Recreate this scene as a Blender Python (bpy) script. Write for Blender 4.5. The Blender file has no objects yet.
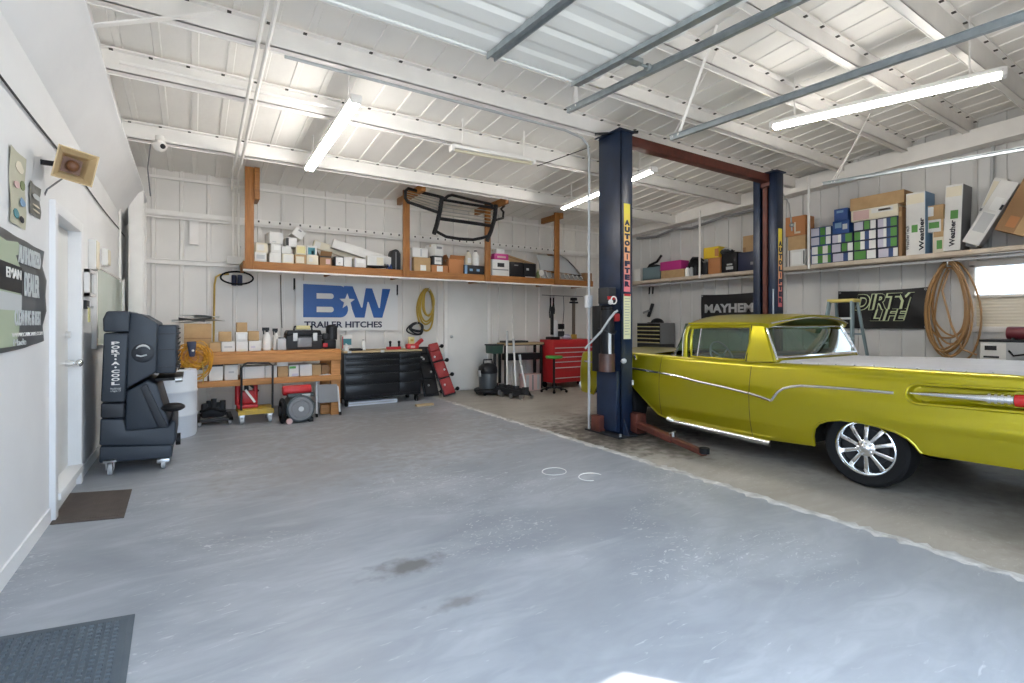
import bpy, bmesh, math, random
from mathutils import Vector, Matrix, Euler
R_ = random.Random(7)
SC = bpy.context.scene
COL = SC.collection
PI = math.pi
# ---------------------------------------------------------------- survey of the place: sight lines from the photographer's spot
FOC, CX, CY, CAMH = 500.0, 512.0, 323.0, 1.4
TH = math.atan(318 / 500.0); SN = math.sin(TH); CS = math.cos(TH)
def ray(px, py):
    u = (px - CX) / FOC; v = (CY - py) / FOC
    return (SN + u * CS, CS - u * SN, v)
def aX(px, py, X):
    r = ray(px, py); t = X / r[0]; return Vector((X, r[1] * t, CAMH + r[2] * t))
def aY(px, py, Y):
    r = ray(px, py); t = Y / r[1]; return Vector((r[0] * t, Y, CAMH + r[2] * t))
def aZ(px, py, Z):
    r = ray(px, py); t = (Z - CAMH) / r[2]; return Vector((r[0] * t, r[1] * t, Z))
XL, XR, YB, YF = -0.86, 9.5, 9.33, -0.4
def roofz(y): return 4.524 - 0.083 * y
# ---------------------------------------------------------------- materials
def mat(name, col, rough=.5, metal=0., col2=None, scale=6., amt=.5, bump=0., bscale=40., coat=0., spec=.5, emit=None, estr=1., stretch=None, detail=5.):
    m = bpy.data.materials.new(name); m.use_nodes = True
    nt = m.node_tree; b = nt.nodes['Principled BSDF']
    c = tuple(col) + (1,)
    b.inputs['Base Color'].default_value = c
    b.inputs['Roughness'].default_value = rough
    b.inputs['Metallic'].default_value = metal
    b.inputs['Specular IOR Level'].default_value = spec
    if coat: b.inputs['Coat Weight'].default_value = coat; b.inputs['Coat Roughness'].default_value = .06
    if emit: b.inputs['Emission Color'].default_value = tuple(emit) + (1,); b.inputs['Emission Strength'].default_value = estr
    if col2 is not None or bump:
        tc = nt.nodes.new('ShaderNodeTexCoord'); src = tc.outputs['Object']
        if stretch:
            mp = nt.nodes.new('ShaderNodeMapping'); mp.inputs['Scale'].default_value = stretch
            nt.links.new(src, mp.inputs['Vector']); src = mp.outputs['Vector']
    if col2 is not None:
        n = nt.nodes.new('ShaderNodeTexNoise'); n.inputs['Scale'].default_value = scale; n.inputs['Detail'].default_value = detail
        r = nt.nodes.new('ShaderNodeValToRGB'); r.color_ramp.elements[0].position = .5 - .22; r.color_ramp.elements[1].position = .5 + .22
        r.color_ramp.elements[0].color = c
        r.color_ramp.elements[1].color = tuple(a + (q - a) * amt * 2 if amt < .5 else q for a, q in zip(col, col2)) + (1,)
        nt.links.new(src, n.inputs['Vector']); nt.links.new(n.outputs['Fac'], r.inputs['Fac']); nt.links.new(r.outputs['Color'], b.inputs['Base Color'])
    if bump:
        n2 = nt.nodes.new('ShaderNodeTexNoise'); n2.inputs['Scale'].default_value = bscale; n2.inputs['Detail'].default_value = 4
        bp = nt.nodes.new('ShaderNodeBump'); bp.inputs['Strength'].default_value = bump; bp.inputs['Distance'].default_value = .01
        nt.links.new(src, n2.inputs['Vector']); nt.links.new(n2.outputs['Fac'], bp.inputs['Height']); nt.links.new(bp.outputs['Normal'], b.inputs['Normal'])
    return m
def glass(name, tint, refl=.08, rough=.02):
    m = bpy.data.materials.new(name); m.use_nodes = True; nt = m.node_tree; nt.nodes.clear()
    o = nt.nodes.new('ShaderNodeOutputMaterial'); t = nt.nodes.new('ShaderNodeBsdfTransparent'); g = nt.nodes.new('ShaderNodeBsdfGlossy')
    t.inputs['Color'].default_value = tuple(tint) + (1,); g.inputs['Roughness'].default_value = rough
    f = nt.nodes.new('ShaderNodeLayerWeight'); f.inputs['Blend'].default_value = .25
    mx = nt.nodes.new('ShaderNodeMath'); mx.operation = 'MULTIPLY_ADD'; mx.inputs[1].default_value = .8; mx.inputs[2].default_value = refl
    nt.links.new(f.outputs['Facing'], mx.inputs[0])
    s = nt.nodes.new('ShaderNodeMixShader'); nt.links.new(mx.outputs[0], s.inputs[0]); nt.links.new(t.outputs[0], s.inputs[1]); nt.links.new(g.outputs[0], s.inputs[2])
    nt.links.new(s.outputs[0], o.inputs['Surface'])
    return m
M = {}
_pal = dict(
    white=((.78, .76, .73), .55), cream=((.72, .66, .52), .6), offwhite=((.70, .69, .66), .55), tan=((.50, .33, .17), .75), brown=((.30, .17, .08), .75),
    orange_brown=((.45, .19, .07), .7), black=((.012, .012, .014), .45), dark=((.03, .031, .034), .5), grey=((.22, .22, .23), .5), lgrey=((.45, .46, .47), .5),
    red=((.45, .015, .02), .4), dred=((.28, .012, .016), .4), yellow=((.75, .52, .03), .5), green=((.06, .35, .05), .5), blue=((.02, .07, .25), .4),
    lblue=((.18, .32, .50), .5), teal=((.05, .22, .26), .5), lilac=((.54, .52, .62), .5), magenta=((.50, .03, .22), .45), navy=((.015, .02, .055), .5),
    pink=((.62, .42, .40), .6), gyellow=((.70, .62, .30), .55), rust=((.23, .055, .03), .6), silver=((.62, .63, .64), .35), ink=((.02, .02, .03), .6),
    paper=((.80, .80, .78), .7), orange=((.75, .22, .02), .5), ochre=((.50, .33, .06), .5), hosebrown=((.36, .20, .08), .5), olive=((.20, .24, .10), .6))
for k, (c, r) in _pal.items():
    M[k] = mat('paint_' + k, c, r)
for k in ('black', 'dark', 'ink'): M[k].node_tree.nodes['Principled BSDF'].inputs['Specular IOR Level'].default_value = .22
M['tan'] = mat('cardboard', (.50, .33, .17), .8, col2=(.42, .27, .13), scale=9, bump=.15)
M['chrome'] = mat('chrome', (.86, .87, .88), .08, 1.)
M['steel'] = mat('brushed_steel', (.55, .56, .57), .3, 1.)
M['galv'] = mat('galvanised_steel', (.46, .50, .52), .42, .75, col2=(.34, .38, .40), scale=14)
M['rubber'] = mat('rubber', (.010, .010, .011), .75, bump=.2, bscale=60, spec=.2)
M['plastic'] = mat('black_plastic', (.014, .015, .017), .45, spec=.3)
M['wood'] = mat('stained_lumber', (.40, .165, .04), .55, col2=(.26, .10, .022), scale=5, stretch=(1, 6, 9), bump=.1)
M['woodx'] = mat('bench_lumber', (.56, .26, .085), .6, col2=(.40, .175, .05), scale=5, stretch=(1, 8, 8), bump=.1)
M['woodz'] = mat('stained_post_lumber', (.38, .155, .038), .55, col2=(.25, .095, .02), scale=5, stretch=(9, 9, .8), bump=.1)
M['plywood'] = mat('plywood', (.50, .38, .22), .7, col2=(.42, .30, .16), scale=6, stretch=(1, 8, 8))
M['wallpaint'] = mat('white_wall_paint', (.80, .80, .80), .5, col2=(.74, .74, .745), scale=1.7, bump=.25, bscale=9)
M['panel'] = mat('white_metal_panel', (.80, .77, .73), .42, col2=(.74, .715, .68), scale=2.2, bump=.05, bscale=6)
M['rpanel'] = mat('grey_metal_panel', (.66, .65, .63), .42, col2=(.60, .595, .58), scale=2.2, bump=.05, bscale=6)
M['roofp'] = mat('white_roof_panel', (.90, .875, .835), .45, col2=(.84, .815, .775), scale=1.6, bump=.3, bscale=12)
M['trimw'] = mat('white_steel', (.90, .875, .84), .5, col2=(.84, .815, .78), scale=5, bump=.1, bscale=20)
M['doorw'] = mat('door_paint', (.78, .77, .74), .4, col2=(.73, .72, .69), scale=3)
M['tube'] = mat('fluorescent_tube_lit', (.9, .9, .88), .4, emit=(1., .96, .90), estr=38.)
M['tube_off'] = mat('fluorescent_tube_unlit', (.72, .66, .50), .35)
# ---------------------------------------------------------------- mesh builder
class MB:
    def __init__(s): s.v = []; s.f = []; s.mi = []; s.mats = []
    def _m(s, m):
        if m not in s.mats: s.mats.append(m)
        return s.mats.index(m)
    def add(s, vs, fs, m=None, T=None):
        b = len(s.v); i = s._m(m)
        for p in vs:
            p = Vector(p)
            if T is not None: p = T @ p
            s.v.append(p)
        for q in fs: s.f.append(tuple(b + k for k in q)); s.mi.append(i)
        return s
    def box(s, x0, x1, y0, y1, z0, z1, m=None, T=None):
        vs = [(x0, y0, z0), (x1, y0, z0), (x1, y1, z0), (x0, y1, z0), (x0, y0, z1), (x1, y0, z1), (x1, y1, z1), (x0, y1, z1)]
        return s.add(vs, [(0, 3, 2, 1), (4, 5, 6, 7), (0, 1, 5, 4), (1, 2, 6, 5), (2, 3, 7, 6), (3, 0, 4, 7)], m, T)
    def bar(s, a, b, w, h, m=None, up=(0, 0, 1)):
        a = Vector(a); b = Vector(b); d = (b - a); L = d.length; d.normalize()
        x = d.cross(Vector(up))
        if x.length < 1e-4: x = d.cross(Vector((0, 1, 0)))
        x.normalize(); z = x.cross(d)
        T = Matrix(((x.x, d.x, z.x, a.x), (x.y, d.y, z.y, a.y), (x.z, d.z, z.z, a.z), (0, 0, 0, 1)))
        return s.box(-w / 2, w / 2, 0, L, -h / 2, h / 2, m, T)
    def cyl(s, a, b, r, r2=None, n=14, m=None, caps=True):
        return s.tube([a, b], r, n, m=m, radii=None if r2 is None else [r, r2], caps=caps)
    def tube(s, pts, r, n=8, m=None, closed=False, radii=None, caps=True):
        pts = [Vector(p) for p in pts]; N = len(pts); vs = []; fs = []
        ref = None
        for i, p in enumerate(pts):
            if closed: t = pts[(i + 1) % N] - pts[i - 1]
            else: t = pts[min(i + 1, N - 1)] - pts[max(i - 1, 0)]
            if t.length < 1e-9: t = Vector((0, 0, 1))
            t.normalize()
            if ref is None:
                ref = Vector((0, 0, 1)) if abs(t.z) < .9 else Vector((1, 0, 0))
            x = t.cross(ref)
            if x.length < 1e-5: x = t.orthogonal()
            x.normalize(); y = t.cross(x); ref = -y if False else x.cross(t)
            rr = radii[i] if radii else r
            for k in range(n):
                a = 2 * PI * k / n
                vs.append(p + x * (rr * math.cos(a)) + y * (rr * math.sin(a)))
        for i in range(N if closed else N - 1):
            j = (i + 1) % N
            for k in range(n):
                l = (k + 1) % n
                fs.append((i * n + k, i * n + l, j * n + l, j * n + k))
        if caps and not closed:
            fs.append(tuple(range(n))); fs.append(tuple((N - 1) * n + k for k in reversed(range(n))))
        return s.add(vs, fs, m)
    def lathe(s, prof, n=24, m=None, T=None, caps=True):
        vs = []; fs = []; N = len(prof)
        for r, z in prof:
            for k in range(n):
                a = 2 * PI * k / n; vs.append((r * math.cos(a), r * math.sin(a), z))
        for i in range(N - 1):
            for k in range(n):
                l = (k + 1) % n
                fs.append((i * n + k, i * n + l, (i + 1) * n + l, (i + 1) * n + k))
        if caps:
            fs.append(tuple(reversed(range(n)))); fs.append(tuple((N - 1) * n + k for k in range(n)))
        return s.add(vs, fs, m, T)
    def prism(s, poly, a, b, ax='Y', m=None, T=None):
        """poly: list of 2-D points; ax Y: (x,z), X: (y,z), Z: (x,y)"""
        def P(p, d): return {'Y': (p[0], d, p[1]), 'X': (d, p[0], p[1]), 'Z': (p[0], p[1], d)}[ax]
        n = len(poly); vs = [P(p, a) for p in poly] + [P(p, b) for p in poly]
        fs = [tuple(range(n)), tuple(n + k for k in reversed(range(n)))]
        for k in range(n):
            l = (k + 1) % n; fs.append((k, l, n + l, n + k))
        return s.add(vs, fs, m, T)
    def grid(s, rows, m=None, T=None):
        n = len(rows[0]); vs = [p for r in rows for p in r]; fs = []
        for i in range(len(rows) - 1):
            for k in range(n - 1): fs.append((i * n + k, i * n + k + 1, (i + 1) * n + k + 1, (i + 1) * n + k))
        return s.add(vs, fs, m, T)
    def torus(s, c, R, r, ax='Z', n=28, k=8, m=None, sx=1., sy=1.):
        pts = []
        for i in range(n):
            a = 2 * PI * i / n; p = (R * sx * math.cos(a), R * sy * math.sin(a))
            q = {'Z': (p[0], p[1], 0), 'Y': (p[0], 0, p[1]), 'X': (0, p[0], p[1])}[ax]
            pts.append(Vector(c) + Vector(q))
        return s.tube(pts, r, k, m=m, closed=True)
    def ball(s, c, r, n=12, k=8, m=None, sc=(1, 1, 1)):
        vs = []; fs = []
        for i in range(k + 1):
            t = PI * i / k
            for j in range(n):
                a = 2 * PI * j / n
                vs.append((c[0] + r * sc[0] * math.sin(t) * math.cos(a), c[1] + r * sc[1] * math.sin(t) * math.sin(a), c[2] + r * sc[2] * math.cos(t)))
        for i in range(k):
            for j in range(n):
                l = (j + 1) % n; fs.append((i * n + j, (i + 1) * n + j, (i + 1) * n + l, i * n + l))
        return s.add(vs, fs, m)
    def build(s, name, m=None, parent=None, bevel=0., loc=None, rot=None, smooth=40, seg=2, weld=True):
        me = bpy.data.meshes.new(name)
        me.from_pydata([tuple(p) for p in s.v], [], s.f)
        mats = [m if q is None else q for q in s.mats]
        for q in mats: me.materials.append(M[q] if isinstance(q, str) else q)
        me.polygons.foreach_set('material_index', s.mi)
        bm = bmesh.new(); bm.from_mesh(me)
        if weld: bmesh.ops.remove_doubles(bm, verts=bm.verts, dist=1e-5)
        bmesh.ops.recalc_face_normals(bm, faces=bm.faces)
        if bevel:
            es = [e for e in bm.edges if len(e.link_faces) == 2 and e.calc_face_angle(0) > .5]
            bmesh.ops.bevel(bm, geom=es, offset=bevel, segments=seg, affect='EDGES', profile=.5, clamp_overlap=True)
        bm.to_mesh(me); bm.free()
        if smooth:
            me.polygons.foreach_set('use_smooth', [True] * len(me.polygons))
            me.set_sharp_from_angle(angle=math.radians(smooth))
        o = bpy.data.objects.new(name, me); COL.objects.link(o)
        if parent is not None: o.parent = parent
        if loc is not None: o.location = loc
        if rot is not None: o.rotation_euler = rot
        return o
def tag(o, label=None, cat=None, group=None, kind=None):
    if label: o['label'] = label
    if cat: o['category'] = cat
    if group: o['group'] = group
    if kind: o['kind'] = kind
    return o
def thing(name, label, cat, loc=(0, 0, 0), rz=0., group=None, rot=None):
    o = bpy.data.objects.new(name, None); COL.objects.link(o); o.empty_display_size = .1
    o.location = loc; o.rotation_euler = rot if rot else (0, 0, rz)
    return tag(o, label, cat, group)
def struct(name, mb, m=None, parent=None, **k):
    o = mb.build(name, m, parent, **k)
    if parent is None: o['kind'] = 'structure'
    return o
def dup(root, loc=None, rz=None, label=None, group=None):
    r = root.copy(); COL.objects.link(r)
    if loc is not None: r.location = loc
    if rz is not None: r.rotation_euler = (0, 0, rz)
    if label: r['label'] = label
    if group: r['group'] = group
    for ch in list(root.children):
        c = ch.copy(); COL.objects.link(c); c.parent = r
        for g in list(ch.children):
            d = g.copy(); COL.objects.link(d); d.parent = c
    return r
def lettering(name, txt, w, h, m, parent, T, depth=.004, bold=.0, shear=0., ls=1.):
    """text fitted into a w x h rectangle in the local x-z plane (reads along +x, facing -y), placed by T (a Matrix)"""
    cu = bpy.data.curves.new(name, 'FONT'); cu.body = txt; cu.extrude = .02; cu.offset = bold; cu.shear = shear; cu.space_character = ls
    cu.resolution_u = 4
    if '\n' in txt: cu.align_x = 'CENTER'; cu.space_line = .82
    t = bpy.data.objects.new(name, cu); COL.objects.link(t)
    dg = bpy.context.evaluated_depsgraph_get(); dg.update()
    me = bpy.data.meshes.new_from_object(t.evaluated_get(dg)); bpy.data.objects.remove(t)
    xs = [v.co.x for v in me.vertices]; ys = [v.co.y for v in me.vertices]
    x0, x1, y0, y1 = min(xs), max(xs), min(ys), max(ys)
    for v in me.vertices:
        v.co = T @ Vector(((v.co.x - x0) / (x1 - x0) * w, -(v.co.z + .02) / .04 * depth, (v.co.y - y0) / (y1 - y0) * h))
    me.materials.clear(); me.materials.append(M[m] if isinstance(m, str) else m)
    o = bpy.data.objects.new(name, me); COL.objects.link(o); o.parent = parent
    return o
def TM(loc=(0, 0, 0), rot=(0, 0, 0)): return Matrix.Translation(Vector(loc)) @ Euler(rot, 'XYZ').to_matrix().to_4x4()
def lerp(pts, x):
    """piecewise-linear through ascending (x, y) pairs"""
    if x <= pts[0][0]: return pts[0][1]
    for (a, p), (b, q) in zip(pts, pts[1:]):
        if x <= b: return p + (q - p) * (x - a) / (b - a)
    return pts[-1][1]
# ================================================================ camera, light
cam = bpy.data.cameras.new('camera'); cam.sensor_width = 36; cam.lens = 36 * FOC / 1024; cam.shift_y = -(341.5 - CY) / 1024; cam.clip_start = .05
camo = bpy.data.objects.new('camera', cam); COL.objects.link(camo); camo.location = (0, 0, CAMH); camo.rotation_euler = (PI / 2, 0, -TH)
SC.camera = camo
w = bpy.data.worlds.new('sky'); SC.world = w; w.use_nodes = True
bg = w.node_tree.nodes['Background']; bg.inputs['Color'].default_value = (.62, .79, 1.0, 1); bg.inputs['Strength'].default_value = 3.4
sun = bpy.data.lights.new('sun', 'SUN'); sun.energy = 9.; sun.angle = .009; sun.color = (1., .93, .84)
so = bpy.data.objects.new('sun', sun); COL.objects.link(so)
so.rotation_euler = Vector((-1.62, 1.85, -3.3)).to_track_quat('-Z', 'Y').to_euler()
SC.view_settings.view_transform = 'Standard'; SC.view_settings.look = 'None'; SC.view_settings.gamma = 1; SC.view_settings.use_curve_mapping = False
SC.view_settings.exposure = .88
SC.cycles.max_bounces = 10; SC.cycles.diffuse_bounces = 8; SC.cycles.transparent_max_bounces = 12; SC.cycles.caustics_reflective = False; SC.cycles.caustics_refractive = False
SC.cycles.use_denoising = True; SC.cycles.sample_clamp_indirect = 6.
# ================================================================ floor
def floor_mat(name, base, dark, light, streak, rough, stains_tints):
    m = bpy.data.materials.new(name); m.use_nodes = True; nt = m.node_tree; N = nt.nodes.new; L = nt.links.new
    b = nt.nodes['Principled BSDF']; g = N('ShaderNodeNewGeometry')
    def noise(scale, detail, st=None, dist=0.):
        n = N('ShaderNodeTexNoise'); n.inputs['Scale'].default_value = scale; n.inputs['Detail'].default_value = detail; n.inputs['Distortion'].default_value = dist
        mp = N('ShaderNodeMapping'); mp.inputs['Scale'].default_value = st or (1, 1, 1)
        L(g.outputs['Position'], mp.inputs['Vector']); L(mp.outputs['Vector'], n.inputs['Vector']); return n.outputs['Fac']
    def ramp(f, a, c):
        r = N('ShaderNodeMapRange'); r.inputs['From Min'].default_value = a; r.inputs['From Max'].default_value = c; r.clamp = True; L(f, r.inputs['Value']); return r.outputs['Result']
    def mul(a, k):
        q = N('ShaderNodeMath'); q.operation = 'MULTIPLY'; L(a, q.inputs[0])
        if isinstance(k, float): q.inputs[1].default_value = k
        else: L(k, q.inputs[1])
        return q.outputs[0]
    def mix(f, c1, c2):
        q = N('ShaderNodeMix'); q.data_type = 'RGBA'; L(f, q.inputs['Factor'])
        for i, c in ((6, c1), (7, c2)):
            if isinstance(c, tuple): q.inputs[i].default_value = c + (1,)
            else: L(c, q.inputs[i])
        return q.outputs[2]
    c = mix(ramp(noise(.75, 6, (1, 1.5, 1), 1.2), .38, .66), base, dark)
    c = mix(mul(ramp(noise(1.3, 8, (.5, 2.2, 1), 1.5), .52, .72), .55), c, light)
    scr = mul(ramp(noise(7, 8, (.6, 2.2, 1), 2.), .64, .72), ramp(noise(.55, 3), .48, .6))
    c = mix(mul(scr, .8), c, streak)
    scr2 = mul(ramp(noise(11, 9, (.9, 1.6, 1), 3.), .60, .66), ramp(noise(.8, 4, (1, 1, 1), .5), .50, .58))
    c = mix(mul(scr2, .6), c, streak)
    c = mix(mul(ramp(noise(3.2, 9, (.7, 1.8, 1), 2.5), .40, .62), .35), c, dark)
    for (sx, sy, rx, ry, col, k) in stains_tints:
        mp = N('ShaderNodeMapping'); mp.inputs['Location'].default_value = (-sx / rx, -sy / ry, 0); mp.inputs['Scale'].default_value = (1 / rx, 1 / ry, 0)
        nz = N('ShaderNodeTexNoise'); nz.inputs['Scale'].default_value = 9.; nz.inputs['Detail'].default_value = 6; L(g.outputs['Position'], nz.inputs['Vector'])
        L(g.outputs['Position'], mp.inputs['Vector'])
        ln = N('ShaderNodeVectorMath'); ln.operation = 'LENGTH'; L(mp.outputs['Vector'], ln.inputs[0])
        ad = N('ShaderNodeMath'); ad.operation = 'ADD'; L(ln.outputs['Value'], ad.inputs[0]); L(mul(nz.outputs['Fac'], 2.2), ad.inputs[1])
        r = N('ShaderNodeMapRange'); r.inputs['From Min'].default_value = 1.35; r.inputs['From Max'].default_value = 2.05; r.inputs['To Min'].default_value = k; r.inputs['To Max'].default_value = 0; L(ad.outputs[0], r.inputs['Value'])
        c = mix(r.outputs['Result'], c, col)
    L(c, b.inputs['Base Color'])
    rr = N('ShaderNodeMapRange'); rr.inputs['To Min'].default_value = rough; rr.inputs['To Max'].default_value = rough + .22; L(noise(2.2, 6, (1, 1.6, 1), 1.), rr.inputs['Value']); L(rr.outputs['Result'], b.inputs['Roughness'])
    bp = N('ShaderNodeBump'); bp.inputs['Strength'].default_value = .12; bp.inputs['Distance'].default_value = .01; L(noise(18, 6), bp.inputs['Height']); L(bp.outputs['Normal'], b.inputs['Normal'])
    b.inputs['Specular IOR Level'].default_value = .4
    return m
spA = aZ(410, 565, 0); spB = aZ(455, 603, 0)
M['floorA'] = floor_mat('sealed_grey_concrete', (.35, .37, .405), (.25, .27, .30), (.45, .47, .50), (.66, .67, .68), .28,
    [(spA.x, spA.y, .26, .13, (.10, .095, .085), .75), (spB.x, spB.y, .17, .07, (.13, .125, .115), .6), (2.2, 6.3, 2.2, 1.9, (.235, .222, .215), .75), (1.0, 5.0, 1.2, .8, (.25, .24, .235), .5)])  # small dark spots, then broad browner tints farther back
M['floorB'] = floor_mat('bare_tan_concrete', (.37, .345, .305), (.30, .275, .24), (.43, .405, .37), (.50, .48, .45), .42,
    [(4.45, 4.7, 1.15, 1.25, (.07, .058, .047), .95), (4.55, 3.7, .5, .5, (.13, .11, .09), .6), (5.7, 2.4, 1.0, 2.2, (.20, .18, .155), .6), (5.7, 5., 1.1, 1.6, (.13, .115, .1), .6), (4.9, .9, .9, .5, (.25, .225, .19), .6)])  # dark stain round the lift, broad darker patches under the car
SEAM = 3.86
fl = MB(); fl.box(XL - .2, SEAM, YF - .2, YB + .2, -.15, 0, 'floorA'); fl.box(SEAM, XR + .2, YF - .2, YB + .2, -.15, -.0015, 'floorB')
struct('floor', fl, None, weld=False, smooth=0)
M['mortar'] = mat('crumbled_joint', (.62, .62, .61), .9, col2=(.34, .33, .315), scale=9, bump=.6, bscale=40)
jt = MB(); rows = []; y = YF
while y < YB - .1:
    wl = .04 + .06 * R_.random() ** 2; wr = .02 + .05 * R_.random() ** 2; k = R_.uniform(-.012, .012)
    rows.append([(SEAM - wl + k, y, .0005), (SEAM - wl * .5 + k, y, .003 + .004 * R_.random()), (SEAM + wr * .4 + k, y, .003 + .003 * R_.random()), (SEAM + wr + k, y, .0005)]); y += .045
jt.grid(rows); struct('trim_1', jt, 'mortar', smooth=0)
og = MB(); og.box(-40, 45, -60, YF - .2, -.2, -.02); struct('ground', og, mat('driveway_concrete', (.64, .61, .56), .9, col2=(.58, .55, .51), scale=.6), smooth=0)
# ================================================================ walls
DY0, DY1, DZ0, DZ1 = 4.80, 5.68, .17, 2.19      # the side door's opening
wl = MB(); X0 = XL - .2
wl.box(X0, XL, YF, DY0 - .02, 0, 3.05); wl.box(X0, XL, DY1 + .02, YB, 0, 3.05); wl.box(X0, XL, DY0 - .02, DY1 + .02, 0, DZ0 - .06); wl.box(X0, XL, DY0 - .02, DY1 + .02, DZ1 + .02, 3.05)
wl.box(X0, X0 + .05, YF, YB, 3.05, 4.7)
struct('wall_left', wl, 'wallpaint', weld=False, smooth=0)
def ribbed(L, H, pitch, rw, rd):
    """profile of a ribbed sheet along its length: list of (along, out)"""
    p = [(0, 0)]; a = pitch * .5
    while a < L - rw:
        p += [(a - rw, 0), (a - rw * .8, rd), (a + rw * .8, rd), (a + rw, 0)]; a += pitch
    return p + [(L, 0)]
wb = MB(); pr_ = ribbed(XR - X0 + .1, 3.9, .36, .03, .032)
wb.grid([[(X0 + a, YB - o, z) for a, o in pr_] for z in (0, 3.95)]); wb.box(X0, XR + .1, YB + .02, YB + .1, 0, 4.)
struct('wall_back', wb, 'panel', smooth=0, weld=False)
WY0, WY1, WZ0, WZ1 = .7, 2.52, 1.33, 2.24         # the window in the right wall
wr = MB(); pr2 = ribbed(YB - YF, 4.6, .305, .035, .028)
for ya, yb_, za, zb_ in ((YF, WY0, 0, 4.6), (WY1, YB, 0, 4.6), (WY0, WY1, 0, WZ0), (WY0, WY1, WZ1, 4.6)):
    seg = [(ya, 0)] + [(YF + a, o) for a, o in pr2 if ya + .01 < YF + a < yb_ - .01] + [(yb_, 0)]
    wr.grid([[(XR - o, yy, z) for yy, o in seg] for z in (za, zb_)]); wr.box(XR + .02, XR + .12, ya, yb_, za, zb_)
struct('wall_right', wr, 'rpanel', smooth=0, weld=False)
OX0, OX1, OZ = -.45, 3.175, 3.51
wf = MB(); Y0 = YF - .12
wf.box(X0, OX0, Y0, YF, 0, 4.7); wf.box(OX1, 4.25, Y0, YF, 0, 4.7); wf.box(7.55, XR + .1, Y0, YF, 0, 4.7); wf.box(OX0, OX1, Y0, YF, OZ, 4.7); wf.box(4.25, 7.55, Y0, YF, 3.2, 4.7)
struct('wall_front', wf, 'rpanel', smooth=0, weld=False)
sd = MB()
for i in range(6): sd.box(4.25, 7.55, YF - .08, YF - .03, i * .533 + .004, (i + 1) * .533 - .004)
struct('door_3', sd, 'doorw', bevel=.004, weld=False)
# window
wn = MB(); 
for (ya, yb_, za, zb_) in ((WY0 - .04, WY1 + .04, WZ1 - .04, WZ1 + .05), (WY0 - .04, WY1 + .04, WZ0 - .06, WZ0 + .02), (WY0 - .04, WY0 + .03, WZ0, WZ1), (WY1 - .03, WY1 + .04, WZ0, WZ1), (WY0, WY1, 1.76, 1.80)):
    wn.box(XR - .045, XR + .1, ya, yb_, za, zb_)
wno = struct('window_1', wn, 'trimw', weld=False, bevel=.004)
gl = MB(); gl.box(XR + .03, XR + .034, WY0, WY1, WZ0, WZ1); gl.build('pane', glass('window_glass', (.95, .97, .97), .04), wno)
rb = MB(); rows = []
for k in range(40):
    z = WZ0 + (1.77 - WZ0) * k / 39; rows.append([(XR + .012 + .004 * math.sin(k * 1.6), WY0 + .03, z), (XR + .012 + .004 * math.sin(k * 1.6), WY1 - .03, z)])
rb.grid(rows); M['shade'] = mat('cream_shade', (.80, .74, .62), .8); rb.build('shade', 'shade', wno)
# roof sheet, purlins, rafters
rf = MB(); pr3 = ribbed(XR - X0 + .12, 0, .305, .035, .012)
rf.grid([[(X0 + a, y, roofz(y) - o) for a, o in pr3] for y in (YF - .1, YB + .05)]); rf.grid([[(X0, y, roofz(y) + .08), (XR + .1, y, roofz(y) + .08)] for y in (YF - .1, YB + .05)])
struct('ceiling', rf, 'roofp', smooth=0, weld=False)
tn = 2
M['screw'] = mat('dark_fastener', (.05, .045, .04), .6)
for py_, hh in ((7.66, .20), (6.04, .20), (4.96, .20), (4.14, .17), (3.25, .17), (2.52, .17), (1.79, .26), (.9, .2), (0.1, .2)):
    p = MB(); zt = roofz(py_) - .03
    p.box(XL - .05, XR - .02, py_ - .012, py_ + .012, zt - hh, zt, 'trimw'); p.box(XL - .05, XR - .02, py_ - .012, py_ + .065, zt - hh - .004, zt - hh + .012, 'trimw'); p.box(XL - .05, XR - .02, py_ - .07, py_ + .012, zt - .012, zt + .004, 'trimw')
    p.bar((XL - .05, py_ + .06, zt - hh), (XR - .02, py_ + .06, zt - hh), .008, .03, 'trimw')
    x = XL + .2
    while x < XR and py_ > 1.5:
        p.box(x - .016, x + .016, py_ - .062, py_ - .03, zt - .02, zt - .01, 'screw'); x += .305
    struct('trim_%d' % tn, p, None, weld=False, smooth=0); tn += 1
# tapered frame soffit along the left wall, corner column
sf = MB(); st = [(YF, 3.05, 3.72), (3.0, 3.04, 3.58), (4.25, 3.0, 3.51), (4.8, 2.98, 3.46), (5.93, 2.93, 3.34), (7.4, 2.9, 3.31), (8.75, 2.86, 3.27), (9.3, 2.8, 3.2)]
rows = []
for y, zl, zr in st: rows.append([(XL - .02, y, zl), (XL + .06, y, zl + .10), (-.66, y, zr - .06), (-.6, y, zr), (-.6, y, zr + .03), (-.7, y, zr + .06), (-.74, y, roofz(y) + .02)])
sf.grid(rows); struct('trim_%d' % tn, sf, 'wallpaint', smooth=30); tn += 1
cl = MB(); cl.box(-.77, -.6, 8.72, 8.76, 0, 3.3); cl.box(-.70, -.67, 8.76, 9.28, 0, 3.3); cl.box(-.77, -.6, 9.24, 9.3, 0, 3.3)
struct('trim_%d' % tn, cl, 'trimw', weld=False, bevel=.005); tn += 1
rr = MB(); a = (9.32, 1.0, 3.96); b = (9.32, 9.25, 3.60)
rr.bar((9.32, 0, 4.12), (9.32, 9.25, 3.72), .03, .26); rr.bar((9.32, 0, 3.99), (9.32, 9.25, 3.585), .26, .03); struct('trim_%d' % tn, rr, 'trimw', weld=False, smooth=0); tn += 1
fb = MB(); fb.bar(aX(90, 26, -.62), (.15, 4.72, roofz(4.9) - .2), .06, .012); struct('trim_%d' % tn, fb, 'trimw'); tn += 1
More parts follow.
